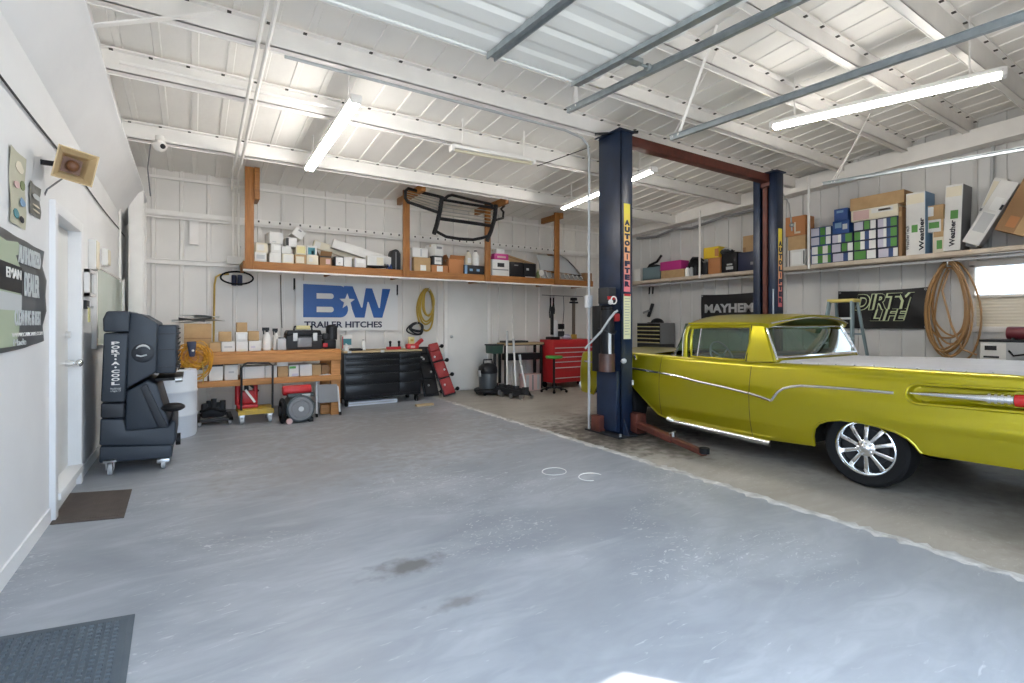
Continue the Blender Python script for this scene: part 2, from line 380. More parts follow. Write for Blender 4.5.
# girts on the back wall
gt = MB()
gt.box(-.6, XR, YB - .13, YB - .03, 3.02, 3.11); gt.box(-.6, XR, YB - .13, YB - .115, 2.99, 3.03)
x = .9
while x < 7.4: gt.box(x - .012, x + .012, YB - .14, YB - .12, 3.06, 3.09, 'screw'); x += .16
for x in (.0,): gt.box(x - .06, x + .06, YB - .1, YB - .03, 2.62, 3.03)
struct('trim_%d' % tn, gt, 'trimw', weld=False, smooth=0); tn += 1

gt = MB(); gt.box(-.6, .62, YB - .10, YB - .03, 2.30, 2.36); gt.box(-.6, .62, YB - .14, YB - .03, 2.36, 2.375); gt.box(-.6, XR, YB - .07, YB - .03, 3.60, 3.64)
struct('trim_%d' % tn, gt, 'trimw', weld=False, smooth=0); tn += 1
bb = MB(); bb.box(XL, XL + .012, YF, DY0 - .1, 0, .1); bb.box(XL, XL + .012, DY1 + .1, YB, 0, .1); struct('baseboard_left', bb, 'wallpaint', weld=False, smooth=0)
# side door with its frame
dj = MB(); cw = .085
dj.box(XL - .12, XL + .035, DY0 - cw, DY0, DZ0 - .17, DZ1 + cw); dj.box(XL - .12, XL + .035, DY1, DY1 + cw, DZ0 - .17, DZ1 + cw); dj.box(XL - .12, XL + .035, DY0, DY1, DZ1, DZ1 + cw); dj.box(XL - .12, XL + .05, DY0, DY1, DZ0 - .05, DZ0 + .004)
dro = struct('door_1', dj, 'wallpaint', weld=False, bevel=.006)
dl = MB(); dl.box(XL - .1, XL - .055, DY0 + .004, DY1 - .004, DZ0 + .01, DZ1 - .005); dlo = dl.build('leaf', 'doorw', dro, bevel=.003)
hd = MB(); hy = DY1 - .10; hd.cyl((XL - .055, hy, 1.06), (XL + .0, hy, 1.06), .028, n=16); hd.cyl((XL - .01, hy, 1.06), (XL + .03, hy, 1.06), .012); hd.ball((XL + .035, hy, 1.06), .033, sc=(.8, 1, 1)); hd.build('knob', 'chrome', dlo)
hd = MB(); hd.cyl((XL - .055, hy, 1.30), (XL - .02, hy, 1.30), .03, n=16); hd.build('deadbolt', 'chrome', dlo)
# inner white door in the back wall
a = aY(447, 281, YB - .04); b = aY(487, 388, YB - .04)
wd = MB(); x0, x1, zt = a.x, b.x, a.z
wd.box(x0 - .07, x0, YB - .07, YB, 0, zt + .02); wd.box(x1, x1 + .07, YB - .07, YB, 0, zt + .02); wd.box(x0 - .07, x1 + .07, YB - .07, YB, zt, zt + .05)
wdo = struct('door_2', wd, 'trimw', weld=False, bevel=.005)
ld = MB(); ld.box(x0 + .005, x1 - .005, YB - .055, YB - .03, .03, zt - .005); lo = ld.build('leaf', 'doorw', wdo, bevel=.003)
kb = MB(); kb.ball((x0 + .08, YB - .09, 1.12), .03); kb.cyl((x0 + .08, YB - .09, 1.12), (x0 + .08, YB - .05, 1.12), .012); kb.build('knob', 'steel', lo)
# raised overhead door of the open bay
od = MB(); def_z = lambda y: 3.46 + .055 * (y - 1.72) + .07
rows = []; ys = []; y = -.2
while y < 3.6:
    ph = ((y + .2) % .6) / .6
    for dy, o in ((0, .0), (.05, .012), (.20, .012), (.25, -.004), (.30, .012), (.45, .012), (.5, 0)): 
        if y + dy < 3.6: ys.append((y + dy, o))
    y += .59
for y, o in ys + [(3.6, 0)]: rows.append([(OX0 + .1, y, def_z(y) - o), (3.09, y, def_z(y) - o)])
od.grid(rows); od.grid([[(OX0 + .1, y, def_z(y) + .045), (3.09, y, def_z(y) + .045)] for y in (-.2, 3.6)]); od.box(OX0 + .1, 3.09, 3.585, 3.61, def_z(3.6) - .015, def_z(3.6) + .05)
odo = struct('door_4', od, mat('garage_door_steel', (.80, .82, .80), .4), smooth=0, weld=False)
st_ = MB(); st_.bar((2.07, -.2, def_z(-.2) - .02), (2.07, 3.58, def_z(3.58) - .02), .075, .03); st_.bar((2.035, -.2, def_z(-.2) - .04), (2.035, 3.58, def_z(3.58) - .04), .012, .045); st_.bar((2.105, -.2, def_z(-.2) - .04), (2.105, 3.58, def_z(3.58) - .04), .012, .045); st_.build('strut', 'galv', odo, smooth=0, weld=False)
es_ = MB(); es_.bar((2.98, -.2, def_z(-.2) - .03), (2.98, 3.58, def_z(3.58) - .03), .06, .03); es_.bar((2.92, -.2, def_z(-.2) - .045), (2.92, 3.58, def_z(3.58) - .045), .01, .04); es_.build('edge_stile', 'galv', odo, smooth=0, weld=False)
for yy in (.9, 2.35): 
    h_ = MB(); h_.box(2.0, 2.14, yy, yy + .06, def_z(yy) - .075, def_z(yy) - .03); h_.cyl((1.98, yy + .03, def_z(yy) - .06), (2.16, yy + .03, def_z(yy) - .06), .018); h_.build('hinge', 'galv', odo)
for yy in (.55, 1.7, 2.9):
    h_ = MB(); h_.box(2.97, 3.13, yy, yy + .08, def_z(yy) - .05, def_z(yy) - .012); h_.cyl((3.05, yy + .04, def_z(yy) - .04), (3.27, yy + .04, def_z(yy) - .04), .012); h_.cyl((3.21, yy + .04, def_z(yy) - .04), (3.24, yy + .04, def_z(yy) - .04), .03); h_.build('roller', 'galv', odo)
def track(name, label, x, ya, za, yb_, zb_, struts, s=1):
    T = thing(name, label, 'track', (x, ya, za)); m_ = MB()
    a = Vector((0, 0, 0)); b = Vector((0, yb_ - ya, zb_ - za))
    m_.bar(a, b, .01, .045); m_.bar(a + Vector((s * .016, 0, .02)), b + Vector((s * .016, 0, .02)), .034, .005); m_.bar(a + Vector((s * .016, 0, -.02)), b + Vector((s * .016, 0, -.02)), .034, .005); m_.bar(a + Vector((-s * .01, 0, .024)), b + Vector((-s * .01, 0, .024)), .025, .004)
    m_.build('rail', 'galv', T, smooth=0, weld=False)
    for (y, dx, dy) in struts:
        z = za + (zb_ - za) * (y - ya) / (yb_ - ya); h_ = MB(); h_.bar((0, y - ya, z - za), (dx, y + dy - ya, roofz(y + dy) - za - .04), .035, .006); h_.build('hanger', 'trimw', T)
    return T
track('door_track', 'long galvanised track running along the raised white overhead door', 3.25, -.2, 3.36, 4.05, 3.59, ((3.9, .02, .05), (3.98, .25, .15)), 1)
track('door_track', 'thin galvanised door track meeting the red beam of the lift', 4.2, -.2, 3.21, 3.52, 3.33, ((3.42, .0, -.45), (3.5, .35, -.3)), 1)
track('door_track', 'galvanised door track high along the right wall above the shelf', 7.6, -.2, 3.2, 3.65, 3.39, ((3.5, .1, -.4), (3.55, .4, -.3)), -1)
# ================================================================ ceiling lamps and pipes
def tube_lamp(label, a, b, lit=True, two=True, sag=0.):
    a = Vector(a); b = Vector(b); d = b - a; T = thing('fluorescent_lamp', label, 'lamp', a, group=None)
    h_ = MB(); h_.bar((0, 0, .045), d + Vector((0, 0, .045)), .11, .05); h_.build('housing', 'trimw', T, bevel=.008)
    dn = d.normalized(); sd_ = dn.cross(Vector((0, 0, 1))).normalized()
    for k in ((-.035, .035) if two else (0,)):
        t_ = MB(); t_.cyl(sd_ * k + dn * .03, sd_ * k + d - dn * .03, .019, n=12); t_.build('tube', 'tube' if lit else 'tube_off', T)
    for e in (Vector((0, 0, 0)), d):
        e_ = MB(); e_.bar(e - dn * .02 + Vector((0, 0, .02)), e + dn * .02 + Vector((0, 0, .02)), .11, .08); e_.build('end_cap', 'trimw', T, bevel=.004)
    for f in (.12, .88):
        r_ = MB(); p = d * f; r_.cyl(p + Vector((0, 0, .06)), p + Vector((0, 0, max(.1, roofz(a.y + p.y) - a.z - p.z - .02))), .008); r_.build('hanger_rod', 'trimw', T)
    return T
tube_lamp('lit twin tube lamp beside the ceiling pipe over the workbench', aZ(309, 170, 3.52), aZ(356, 101, 3.62))
tube_lamp('yellowed unlit tube lamp with a dangling pull cord', aZ(452, 150, 3.60), aZ(533, 164, 3.60), False, False)
tube_lamp('lit tube lamp seen behind the blue lift column', aZ(563, 209, 3.50), aZ(654, 171, 3.52), True, False)
tube_lamp('long bright twin tube lamp over the yellow car', aZ(772, 128, 3.72), aZ(1004, 75, 3.72))

for px_, py_ in ((554, 471.5), (591, 477)):
    c = aZ(px_, py_, 0); q = MB(); q.tube([(c.x + (.12 + .006 * math.sin(2 * a)) * math.cos(a), c.y + (.11 + .008 * math.cos(a)) * math.sin(a), .0008) for a in [2 * PI * k / 28 for k in range(28 if px_ < 570 else 20)]], .004, 5, closed=px_ < 570); struct('trim_%d' % tn, q, 'paper'); tn += 1
# ================================================================ the yellow pickup
M['paint'] = mat('gold_lime_paint', (.43, .375, .006), .28, .65, coat=.6, spec=.5)
M['cglass'] = glass('green_tinted_glass', (.32, .54, .44), .06)
M['void'] = mat('dark_underside', (.012, .012, .012), .8)
M['vinyl'] = mat('grey_vinyl', (.52, .52, .54), .55, col2=(.47, .47, .49), scale=7, bump=.1)
M['seat'] = mat('dark_seat_vinyl', (.05, .075, .06), .5)
M['lens'] = mat('red_lens', (.45, .008, .012), .12, coat=.5)
car = thing('pickup_car', 'gold-green classic pickup car with chrome wheels parked beside the blue lift columns', 'car', (5.72, 1.985, 0))
ZB = [(-1.32, .42), (-1.0, .395), (-.46, .38), (-.415, .385), (-.40, .40), (-.375, .44), (-.33, .485), (-.25, .525), (-.14, .548), (0, .56), (.15, .555), (.26, .53), (.33, .495), (.375, .44), (.395, .36), (.40, .27), (.8, .24), (1.9, .24), (2.1, .25), (2.22, .285), (2.4, .44), (2.62, .61), (2.75, .665), (2.9, .685), (3.05, .67), (3.2, .60), (3.3, .52), (3.38, .42), (3.42, .38), (3.78, .40)]
ZTP = [(-1.32, 1.03), (-.9, 1.035), (0, 1.03), (.5, 1.012), (1.0, 1.005), (2.1, 1.012), (2.6, 1.02), (3.5, 1.0), (3.78, .97)]
def sm(a, b, x): t = max(0., min(1., (x - a) / (b - a))); return t * t * (3 - 2 * t)
RC = lambda y: (.845 + .02 * sm(-.35, -1.2, y) if False else .845 + .03 * max(0., (-y - .35)))
def wid(y, z):
    W = .98 - .065 * max(0, (y - 2.2) / 1.58) ** 2 - .035 * max(0, -y / 1.32) ** 2
    if y > 3.66: W -= .10 * ((y - 3.66) / .12) ** 2
    if y < -1.22: W -= .10 * ((-1.22 - y) / .10) ** 2
    o = lerp([(.2, .10), (.28, .055), (.40, .022), (.54, .004), (.66, 0), (.76, .006), (.86, .022), (.95, .042), (1.05, .06)], z)
    zt = lerp(ZTP, y); d = zt - z
    if d < .05: o += .05 * (1 - math.sqrt(max(0, 1 - (1 - d / .05) ** 2)))
    o += .012 * sm(.45, .0, abs(y + .2) * .5) * math.exp(-((z - .955) / .022) ** 2) * (1 if y < .9 else 0)
    # hollow in the quarter panel that carries the tail-lamp cone
    if y < -.2:
        zc = RC(y); yy = min(0, -(y + .40)); ax_ = max(0., (y + .40) / .08) if y > -.40 else 0.
        dd = math.sqrt(ax_ ** 2 + ((z - zc) / .071) ** 2)
        o += .06 * (1 - sm(.80, 1.0, dd))
    o -= .014 * math.exp(-((z - .60 + .04 * y) / .05) ** 2) * sm(.05, -.3, y)
    return W - o
NROW = 44
def ystations(a, b, step=.03):
    ys = {round(a, 4), round(b, 4)}; y = a
    while y < b: ys.add(round(y, 4)); y += step
    for q, _ in ZB:
        if a < q < b: ys.add(q)
    if a < -.2:
        for k in range(16): ys.add(round(-.31 - .012 * k, 4))
    return sorted(ys)
def side(s, ya, yb):
    rows = []
    for y in ystations(ya, yb):
        zb = lerp(ZB, y); zt = lerp(ZTP, y); r = []
        for k in range(NROW + 1):
            t = k / NROW; t = 1 - (1 - t) ** 1.25
            z = zb + (zt - zb) * t
            if k == 0: r.append((s * (wid(y, z) - .035), y, z + .004))
            r.append((s * wid(y, z), y, z))
        rows.append(r)
    return rows
for s in (-1, 1):
    nm = 'near' if s < 0 else 'far'
    q = MB(); q.grid(side(s, -1.32, .997)); q.build('rear_quarter', 'paint', car, smooth=55)
    q = MB(); q.grid(side(s, 1.003, 2.157)); dr = q.build('door', 'paint', car, smooth=55)
    q = MB(); q.grid(side(s, 2.163, 3.78)); q.build('front_fender', 'paint', car, smooth=55)
    # wheel opening lips
    for pts in ([p for p in ZB if -.42 <= p[0] <= .41], [p for p in ZB if 2.1 <= p[0] <= 3.42]):
        q = MB(); q.tube([(s * (wid(y, z) - .004), y, z + .002) for y, z in pts], .011, 8); q.build('wheel_lip', 'paint', car)
    # chrome strip: from the front fender down to a point on the quarter, back up and along
    def strip(pts, r=.011):
        m_ = MB(); P = []
        for (ya, za), (yb, zb) in zip(pts, pts[1:]):
            n = max(2, int(abs(yb - ya) / .06) + 1)
            for i in range(n): f = i / n; P.append((ya + (yb - ya) * f, za + (zb - za) * f))
        P.append(pts[-1]); m_.tube([(s * (wid(y, z) + .002), y, z) for y, z in P], r, 8); return m_
    strip([(3.6, .845), (3.0, .835), (2.63, .82), (2.165, .80)], .016).build('side_strip', 'chrome', car)
    strip([(2.155, .80), (1.9, .785), (1.58, .745), (1.3, .722), (1.005, .69)], .015).build('side_strip', 'chrome', dr)
    strip([(.995, .69), (.86, .665), (.77, .645), (.755, .655), (.735, .69), (.70, .735), (.65, .775), (.58, .80), (.49, .817), (.3, .826), (.07, .832), (-.24, .836)], .015).build('side_strip', 'chrome', car)
    rim = []
    for k in range(13): a = PI / 2 + PI * k / 12; rim.append((-.40 - .0 + .085 * -math.cos(a), RC(-.4) + .076 * math.sin(a)))
    top = [(y, RC(y) + .076) for y in (-1.25, -1.0, -.8, -.6, -.5)]; bot = [(y, RC(y) - .076) for y in (-.5, -.6, -.8, -1.0, -1.25)]
    q = MB(); q.tube([(s * (wid(y, z) + .001), y, z) for y, z in top + rim + bot], .012, 8); q.build('recess_rim', 'paint', car)
    L = lambda y: s * (.98 - .035 * (y / 1.32) ** 2 - .042)
    q = MB(); ys = [-.335, -.42, -.55, -.7, -.80]; q.tube([(L(y), y, RC(y)) for y in ys], .01, 14, radii=[.008, .016, .022, .028, .033]); q.tube([(L(y), y, RC(y)) for y in (-.79, -.93)], .036, 16)
    for k in range(4): q.tube([(L(y), y, RC(y)) for y in (-.80 - .034 * k, -.815 - .034 * k)], .046, 16)
    tl = q.build('tail_lamp', 'chrome', car)
    q = MB(); q.tube([(L(y), y, RC(y)) for y in (-.935, -1.0, -1.2, -1.32, -1.36)], .03, 16, radii=[.043, .047, .052, .055, .03]); q.build('lens', 'lens', tl)
    # door seam, handle, exhaust, mirror side sill
    for ys_, nm_ in ((1.0, 'seam'), (2.16, 'seam')):
        q = MB(); q.tube([(s * (wid(ys_, z) - .006), ys_, z) for z in [lerp(ZB, ys_) + .02 + k * .05 for k in range(15)]], .006, 6); q.build('door_seam', 'void', car)
    q = MB(); q.cyl((s * .93, 2.02, .235), (s * .93, .80, .215), .032, n=14); q.cyl((s * .93, 2.06, .25), (s * .93, 1.98, .235), .042, n=14); q.build('side_pipe', 'chrome', car)
    q = MB(); q.tube([(s * (wid(2.62, .96) + .004), 2.60, .985), (s * (wid(2.62, .96) + .018), 2.58, .965), (s * (wid(2.62, .9) + .002), 2.56, .93)], .012); q.build('fender_ornament', 'chrome', car)
    # side window frame with vent bar, glass
    xb, xt = .87, .80
    def SG(y, z): f = (z - 1.0) / .37; return (s * (xb + (xt - xb) * f), y, z)
    fr = [SG(1.775, 1.005), SG(1.80, 1.12), SG(1.815, 1.25), SG(1.80, 1.345), SG(1.6, 1.36), SG(1.09, 1.365), SG(1.075, 1.2), SG(1.105, 1.01)]
    q = MB(); q.tube(fr, .019, 8, closed=True); q.build('window_frame', 'paint', dr)
    q = MB(); q.tube([SG(1.70, 1.01), SG(1.69, 1.35)], .008, 8); q.build('vent_bar', 'chrome', dr)
    q = MB(); q.add([SG(1.775, 1.0), SG(1.81, 1.25), SG(1.80, 1.35), SG(1.09, 1.36), SG(1.075, 1.2), SG(1.10, 1.0)], [(0, 1, 2, 3, 4, 5)]); q.build('side_window', 'cglass', dr)
    q = MB(); q.grid([[(s * (wid(y, 1.2) * 0 + wid(y, lerp(ZTP, y) - .004) + .0), y, lerp(ZTP, y) - .003), (s * .86, y, 1.005), (s * .84, y, .96)] for y in [.78 + .06 * k for k in range(31)]]); q.build('belt_sill', 'paint', car)
    q = MB(); q.tube([(s * .875, 1.85, .99), (s * .845, 1.87, 1.12), (s * .82, 1.885, 1.25), (s * .80, 1.87, 1.34), (s * .78, 1.80, 1.385)], .03, 10, radii=[.03, .024, .024, .026, .024]); q.build('windshield_pillar', 'paint', car)
    q = MB(); q.tube([(s * .878, 1.895, 1.0), (s * .852, 1.91, 1.12), (s * .83, 1.92, 1.25), (s * .81, 1.905, 1.33)], .009, 8); q.build('pillar_trim', 'chrome', car)
    # rear roof pillar: a wide painted panel
    q = MB(); a = [(s * .885, 1.085, 1.0), (s * .80, 1.07, 1.385)]; b = [(s * .885, .80, 1.015), (s * .80, .955, 1.385)]; n_ = 8
    q.grid([[Vector(a[0]).lerp(Vector(a[1]), k / n_) + Vector((s * .004 * math.sin(PI * k / n_), 0, 0)) for k in range(n_ + 1)], [Vector(b[0]).lerp(Vector(b[1]), k / n_) + Vector((s * .004 * math.sin(PI * k / n_), 0, 0)) for k in range(n_ + 1)]])
    q.build('roof_pillar', 'paint', car)
    q = MB(); q.grid([[Vector(b[0]).lerp(Vector(b[1]), k / n_) + Vector((s * (.004 * math.sin(PI * k / n_) - w_), -y_, 0)) for k in range(n_ + 1)] for w_, y_ in ((0, 0), (.02, .012), (.05, .008), (.09, -.01))]); q.build('pillar_return', 'paint', car)
    q = MB(); q.tube([(s * .885, 1.093, 1.0), (s * .80, 1.078, 1.38)], .006, 6); q.build('door_seam', 'void', car)
    q = MB(); q.bar((s * .845, .785, 1.03), (s * .785, .935, 1.37), .028, .02, up=(s, 0, 0)); q.build('rear_window_trim', 'chrome', car, bevel=.008)
# roof
def roof_rows(off, inset=0.):
    rows = []; ny, nx = 22, 22
    for i in range(ny + 1):
        v = i / ny; r = []
        for k in range(nx + 1):
            u = -1 + 2 * k / nx; x = u * (.815 - inset)
            yf = 1.90 + .23 * (1 - u * u); yb = .885 - .07 * (1 - abs(u) ** 3)
            y = yb + inset + (yf - yb - 2 * inset) * v
            z = 1.505 - .095 * abs(u) ** 2.6 - .06 * max(0., (v - .70) / .30) ** 2 - .018 * max(0, (.25 - v) / .25) ** 2
            r.append((x, y, z - off))
        rows.append(r)
    return rows
q = MB(); ra = roof_rows(0); rb_ = roof_rows(.042, .012); q.grid(ra); q.grid(rb_)
for e in ((lambda R: R[0]), (lambda R: R[-1]), (lambda R: [r[0] for r in R]), (lambda R: [r[-1] for r in R])): q.grid([e(ra), e(rb_)])
rfo = q.build('roof', 'paint', car, smooth=60)
for s in (-1, 1):
    q = MB(); q.tube([(s * .812, y, 1.395) for y in (1.0, 1.3, 1.6, 1.86)], .011, 8); q.build('drip_rail', 'paint', rfo)
q = MB(); q.tube([(x, .878 - .07 * (1 - abs(x / .815) ** 3), 1.395 + .062 * (1 - abs(x / .815) ** 2.4)) for x in [-.80 + .1 * k for k in range(17)]], .008, 8); q.build('visor_trim', 'chrome', rfo)
# windscreen and rear window
def cur(u, yc, ys, p=2.4): return ys + (yc - ys) * (1 - abs(u) ** p)
rows = []
for i in range(9):
    f = i / 8; rows.append([(u * (.865 + (.785 - .865) * f), cur(u, 2.47, 2.0) * (1 - f) + cur(u, 2.09, 1.93) * f, .995 + (1.395 - .995) * f) for u in [-1 + k / 10 for k in range(21)]])
q = MB(); q.grid(rows); wsx = q.build('windshield', 'cglass', car)
q = MB(); q.tube([(p[0], p[1] + .012, p[2] + .006) for p in rows[0]], .014, 8); q.build('windshield_trim', 'chrome', wsx)
rows = []
for i in range(7):
    f = i / 6; rows.append([(u * (.835 + (.775 - .835) * f), cur(u, .775, .80, 4) * (1 - f) + cur(u, .92, .94, 4) * f, 1.06 + .305 * f) for u in [-1 + k / 8 for k in range(17)]])
q = MB(); q.grid(rows); rw = q.build('rear_window', 'cglass', car)
q = MB(); q.tube(rows[0] + [r[-1] for r in rows[1:]] + list(reversed(rows[-1]))[1:] + [r[0] for r in reversed(rows[1:-1])], .014, 8, closed=True); q.build('rear_window_trim', 'chrome', rw)
q = MB(); q.box(-.84, .84, .79, .85, .80, 1.055); q.build('cab_back', 'paint', car, bevel=.02)
# hood, cowl, deck
rows = []
for i in range(20):
    y = 2.35 + (3.76 - 2.35) * i / 19; e = lerp(ZTP, y) - .006; W = wid(y, e) - .004
    rows.append([(u * W, y, e + .035 * (1 - u * u) - .04 * max(0, (y - 3.5) / .26) ** 2) for u in [-1 + k / 8 for k in range(17)]])
q = MB(); q.grid(rows); q.build('hood', 'paint', car)
rows = []
for i in range(9):
    y = 1.95 + .42 * i / 8; rows.append([(u * .86, y, .985) for u in (-1, -.5, 0, .5, 1)])
q = MB(); q.grid(rows); q.build('cowl', 'paint', car)
rows = []
for i in range(31):
    y = .80 - 2.05 * i / 30; e = lerp(ZTP, y); W = wid(y, e - .002)
    rows.append([(x, y, z) for x, z in [(-W, e - .003), (-W + .03, e), (-.835, e), (-.83, e - .03), (.83, e - .03), (.835, e), (W - .03, e), (W, e - .003)]])
q = MB(); q.grid(rows); q.build('bed_rails', 'paint', car, smooth=30)
rows = []
for i in range(25):
    v = i / 24; y = .775 - 1.93 * v; r = []
    for k in range(25):
        u = -1 + k / 12; zz = lerp(ZTP, y) + .018 - .024 * max(0, (abs(u) - .9) / .1) ** 2 - .02 * max(0, (v - .94) / .06) ** 2
        corner = max(0., (v - .80) / .20) ** 2.2
        r.append((u * (.845 - .16 * corner * abs(u)), y, zz))
    rows.append(r)
q = MB(); q.grid(rows); tc_ = q.build('tonneau_cover', 'vinyl', car)
for s in (-1, 1):
    for k in range(11):
        y = .70 - .15 * k; q = MB(); q.ball((s * .838, y, lerp(ZTP, y) + .004), .009, 8, 5); q.build('snap', 'steel', tc_)
# ends, dark floor pan boxes added to block light, wheel wells
q = MB(); q.grid([[(u * (wid(3.78, z) + 0), 3.78 + .02 * (1 - u * u), z) for u in [-1 + k / 6 for k in range(13)]] for z in (.40, .5, .62, .75, .88, .965)]); q.build('front_panel', 'paint', car)
q = MB(); q.grid([[(u * (wid(-1.32, z)), -1.32 - .02 * (1 - u * u), z) for u in [-1 + k / 6 for k in range(13)]] for z in (.42, .55, .7, .85, 1.03)]); q.build('tailgate', 'paint', car)
for (y, z, nm) in ((3.86, .50, 'front_bumper'), (-1.40, .52, 'rear_bumper')):
    q = MB(); q.tube([(u * (.97 if y < 0 else .84), y - (.16 * abs(u) ** 6) * (1 if y > 0 else -1), z) for u in [-1 + k / 10 for k in range(21)]], .07, 12); q.build(nm, 'chrome', car)
for s in (-1, 1):
    for dx in (.52, .70):
        q = MB(); q.lathe([(.085, 0), (.09, .02), (.075, .05), (.04, .065), (.005, .07)], 18, T=TM((s * dx, 3.765, .78), (-PI / 2, 0, 0))); q.build('headlamp', 'chrome', car)
q = MB(); q.box(-.78, .78, -1.28, -.46, .46, .6); q.box(-.62, .62, -.46, .46, .34, .9); q.box(-.90, .90, .46, 2.15, .27, .45); q.box(-.60, .60, 2.15, 3.45, .28, .9); q.box(-.86, .86, 3.45, 3.74, .40, .85); q.build('pan_light_block', 'void', car, weld=False)
for ya, yb in ((-.46, .44), (2.15, 3.45)):
    for s in (-1, 1):
        q = MB(); q.grid([[(s * .62, (ya + yb) / 2 + (yb - ya) / 2 * math.cos(PI * k / 12), .41 + .40 * math.sin(PI * k / 12)) for k in range(13)], [(s * .935, (ya + yb) / 2 + (yb - ya) / 2 * math.cos(PI * k / 12), .41 + .40 * math.sin(PI * k / 12)) for k in range(13)]])
        q.build('wheel_housing', 'void', car, weld=False)
# cabin
q = MB(); q.box(-.72, .72, 1.02, 1.5, .45, .72); q.box(-.72, .72, .90, 1.05, .6, 1.10); q.build('bench_seat', 'seat', car, bevel=.04)
q = MB(); q.box(-.80, .80, 1.86, 2.2, .70, .97); q.build('dashboard', 'seat', car, bevel=.03)
q = MB(); q.torus((0, 0, 0), .19, .012, 'Z', 32, 8)
for k in range(3): a = 2 * PI * k / 3 + PI / 6; q.cyl((0, 0, 0), (.19 * math.cos(a), .19 * math.sin(a), 0), .009)
q.cyl((0, 0, -.25), (0, 0, .01), .03); q.build('steering_wheel', 'lgrey', car, loc=(-.38, 1.72, 1.0), rot=(math.radians(65), 0, 0))
# wheels
def wheel(x, y, s):
    T = MB(); P = [(.222, -.12), (.30, -.125), (.322, -.105), (.33, -.06), (.331, 0), (.33, .06), (.322, .105), (.30, .125), (.255, .124), (.226, .112)]
    T.lathe(P, 48, caps=False); o = T.build('wheel', 'rubber', car, loc=(x, y, .331), rot=(0, s * PI / 2, 0), smooth=35)
    r = MB(); r.lathe([(.226, .108), (.230, .120), (.222, .124), (.210, .112), (.196, .05), (.192, .0), (.195, -.10)], 48, caps=False); r.build('rim', 'chrome', o)
    h_ = MB(); h_.lathe([(.0, .03), (.2, .03)], 32, caps=False); h_.lathe([(.155, .034), (.155, .05), (.06, .05)], 32, caps=False); h_.build('brake_disc', 'dark', o)
    for k in range(10):
        a = 2 * PI * k / 10; sp = MB()
        sp.add([(.045, -.016, .07), (.045, .016, .07), (.045, .012, .105), (.045, -.012, .105), (.203, -.027, .035), (.203, .027, .035), (.203, .018, .082), (.203, -.018, .082)], [(0, 1, 2, 3), (4, 7, 6, 5), (0, 4, 5, 1), (1, 5, 6, 2), (2, 6, 7, 3), (3, 7, 4, 0)])
        sp.build('spoke', 'chrome', o, rot=(0, 0, a), bevel=.004)
    c_ = MB(); c_.lathe([(.072, .06), (.072, .098), (.06, .106), (.036, .11), (.036, .128), (.028, .134), (.001, .135)], 24)
    for k in range(5): a = 2 * PI * k / 5 + .3; c_.cyl((.054 * math.cos(a), .054 * math.sin(a), .10), (.054 * math.cos(a), .054 * math.sin(a), .122), .009, n=8)
    c_.build('hub', 'chrome', o)
for y in (0, 2.946):
    wheel(-.775, y, -1); wheel(.775, y, 1)
# ================================================================ two-post lift
M['liftblue'] = mat('navy_lift_paint', (.012, .026, .062), .36, col2=(.007, .014, .034), scale=4, bump=.08)
M['liftred'] = mat('oxide_red_paint', (.14, .034, .021), .55, col2=(.07, .02, .014), scale=8, bump=.15)
lift = thing('two_post_lift', 'two-post car lift with navy columns joined by a red overhead beam', 'car lift', (4.46, 4.5, 0))
def column(x, w, d, inward, H=3.79):
    m_ = MB(); t = .02
    bx = x if inward > 0 else x + w - t
    m_.box(bx, bx + t, 0, d, .02, H); m_.box(x, x + w, 0, t, .02, H); m_.box(x, x + w, d - t, d, .02, H)
    ex = x + w - t if inward > 0 else x
    m_.box(ex, ex + t, t, .12, .02, H); m_.box(ex, ex + t, d - .12, d - t, .02, H)
    m_.build('column', 'liftblue', lift, weld=False, bevel=.006)
    b_ = MB(); b_.box(x - .14, x + w + .12, -.12, d + .12, 0, .02); b_.build('base_plate', 'dark', lift, bevel=.004)
    c_ = MB(); c_.box(x - .05, x + w + .03, -.03, d + .03, H, H + .015); c_.build('top_plate', 'liftblue', lift)
    for yy in (-.08, d + .08):
        for xx in (x - .09, x + w + .07):
            n_ = MB(); n_.cyl((xx, yy, .02), (xx, yy, .05), .016, n=6); n_.build('anchor_bolt', 'steel', lift)
    for yy in (.0 - .004,):
        g_ = MB(); g_.add([(x + .02, -.02, .02), (x + .02, -.12, .02), (x + .02, -.02, .22), (x + .035, -.02, .02), (x + .035, -.12, .02), (x + .035, -.02, .22)], [(0, 1, 2), (3, 5, 4), (0, 3, 4, 1), (1, 4, 5, 2), (2, 5, 3, 0)]); g_.build('gusset', 'liftblue', lift)
column(0, .20, .40, 1); column(3.44, .20, .40, -1, 3.84)
q = MB(); q.box(.10, 3.5, 0.13, .27, 3.70, 3.83); q.box(.04, .18, .10, .30, 3.66, 3.77); q.box(3.46, 3.58, .10, .30, 3.64, 3.83); q.build('overhead_beam', 'liftred', lift, weld=False, bevel=.01)
q = MB(); q.bar((-.16, .30, 3.80), (.25, -.05, 3.80), .05, .02); q.build('shutoff_bar', 'dark', lift)
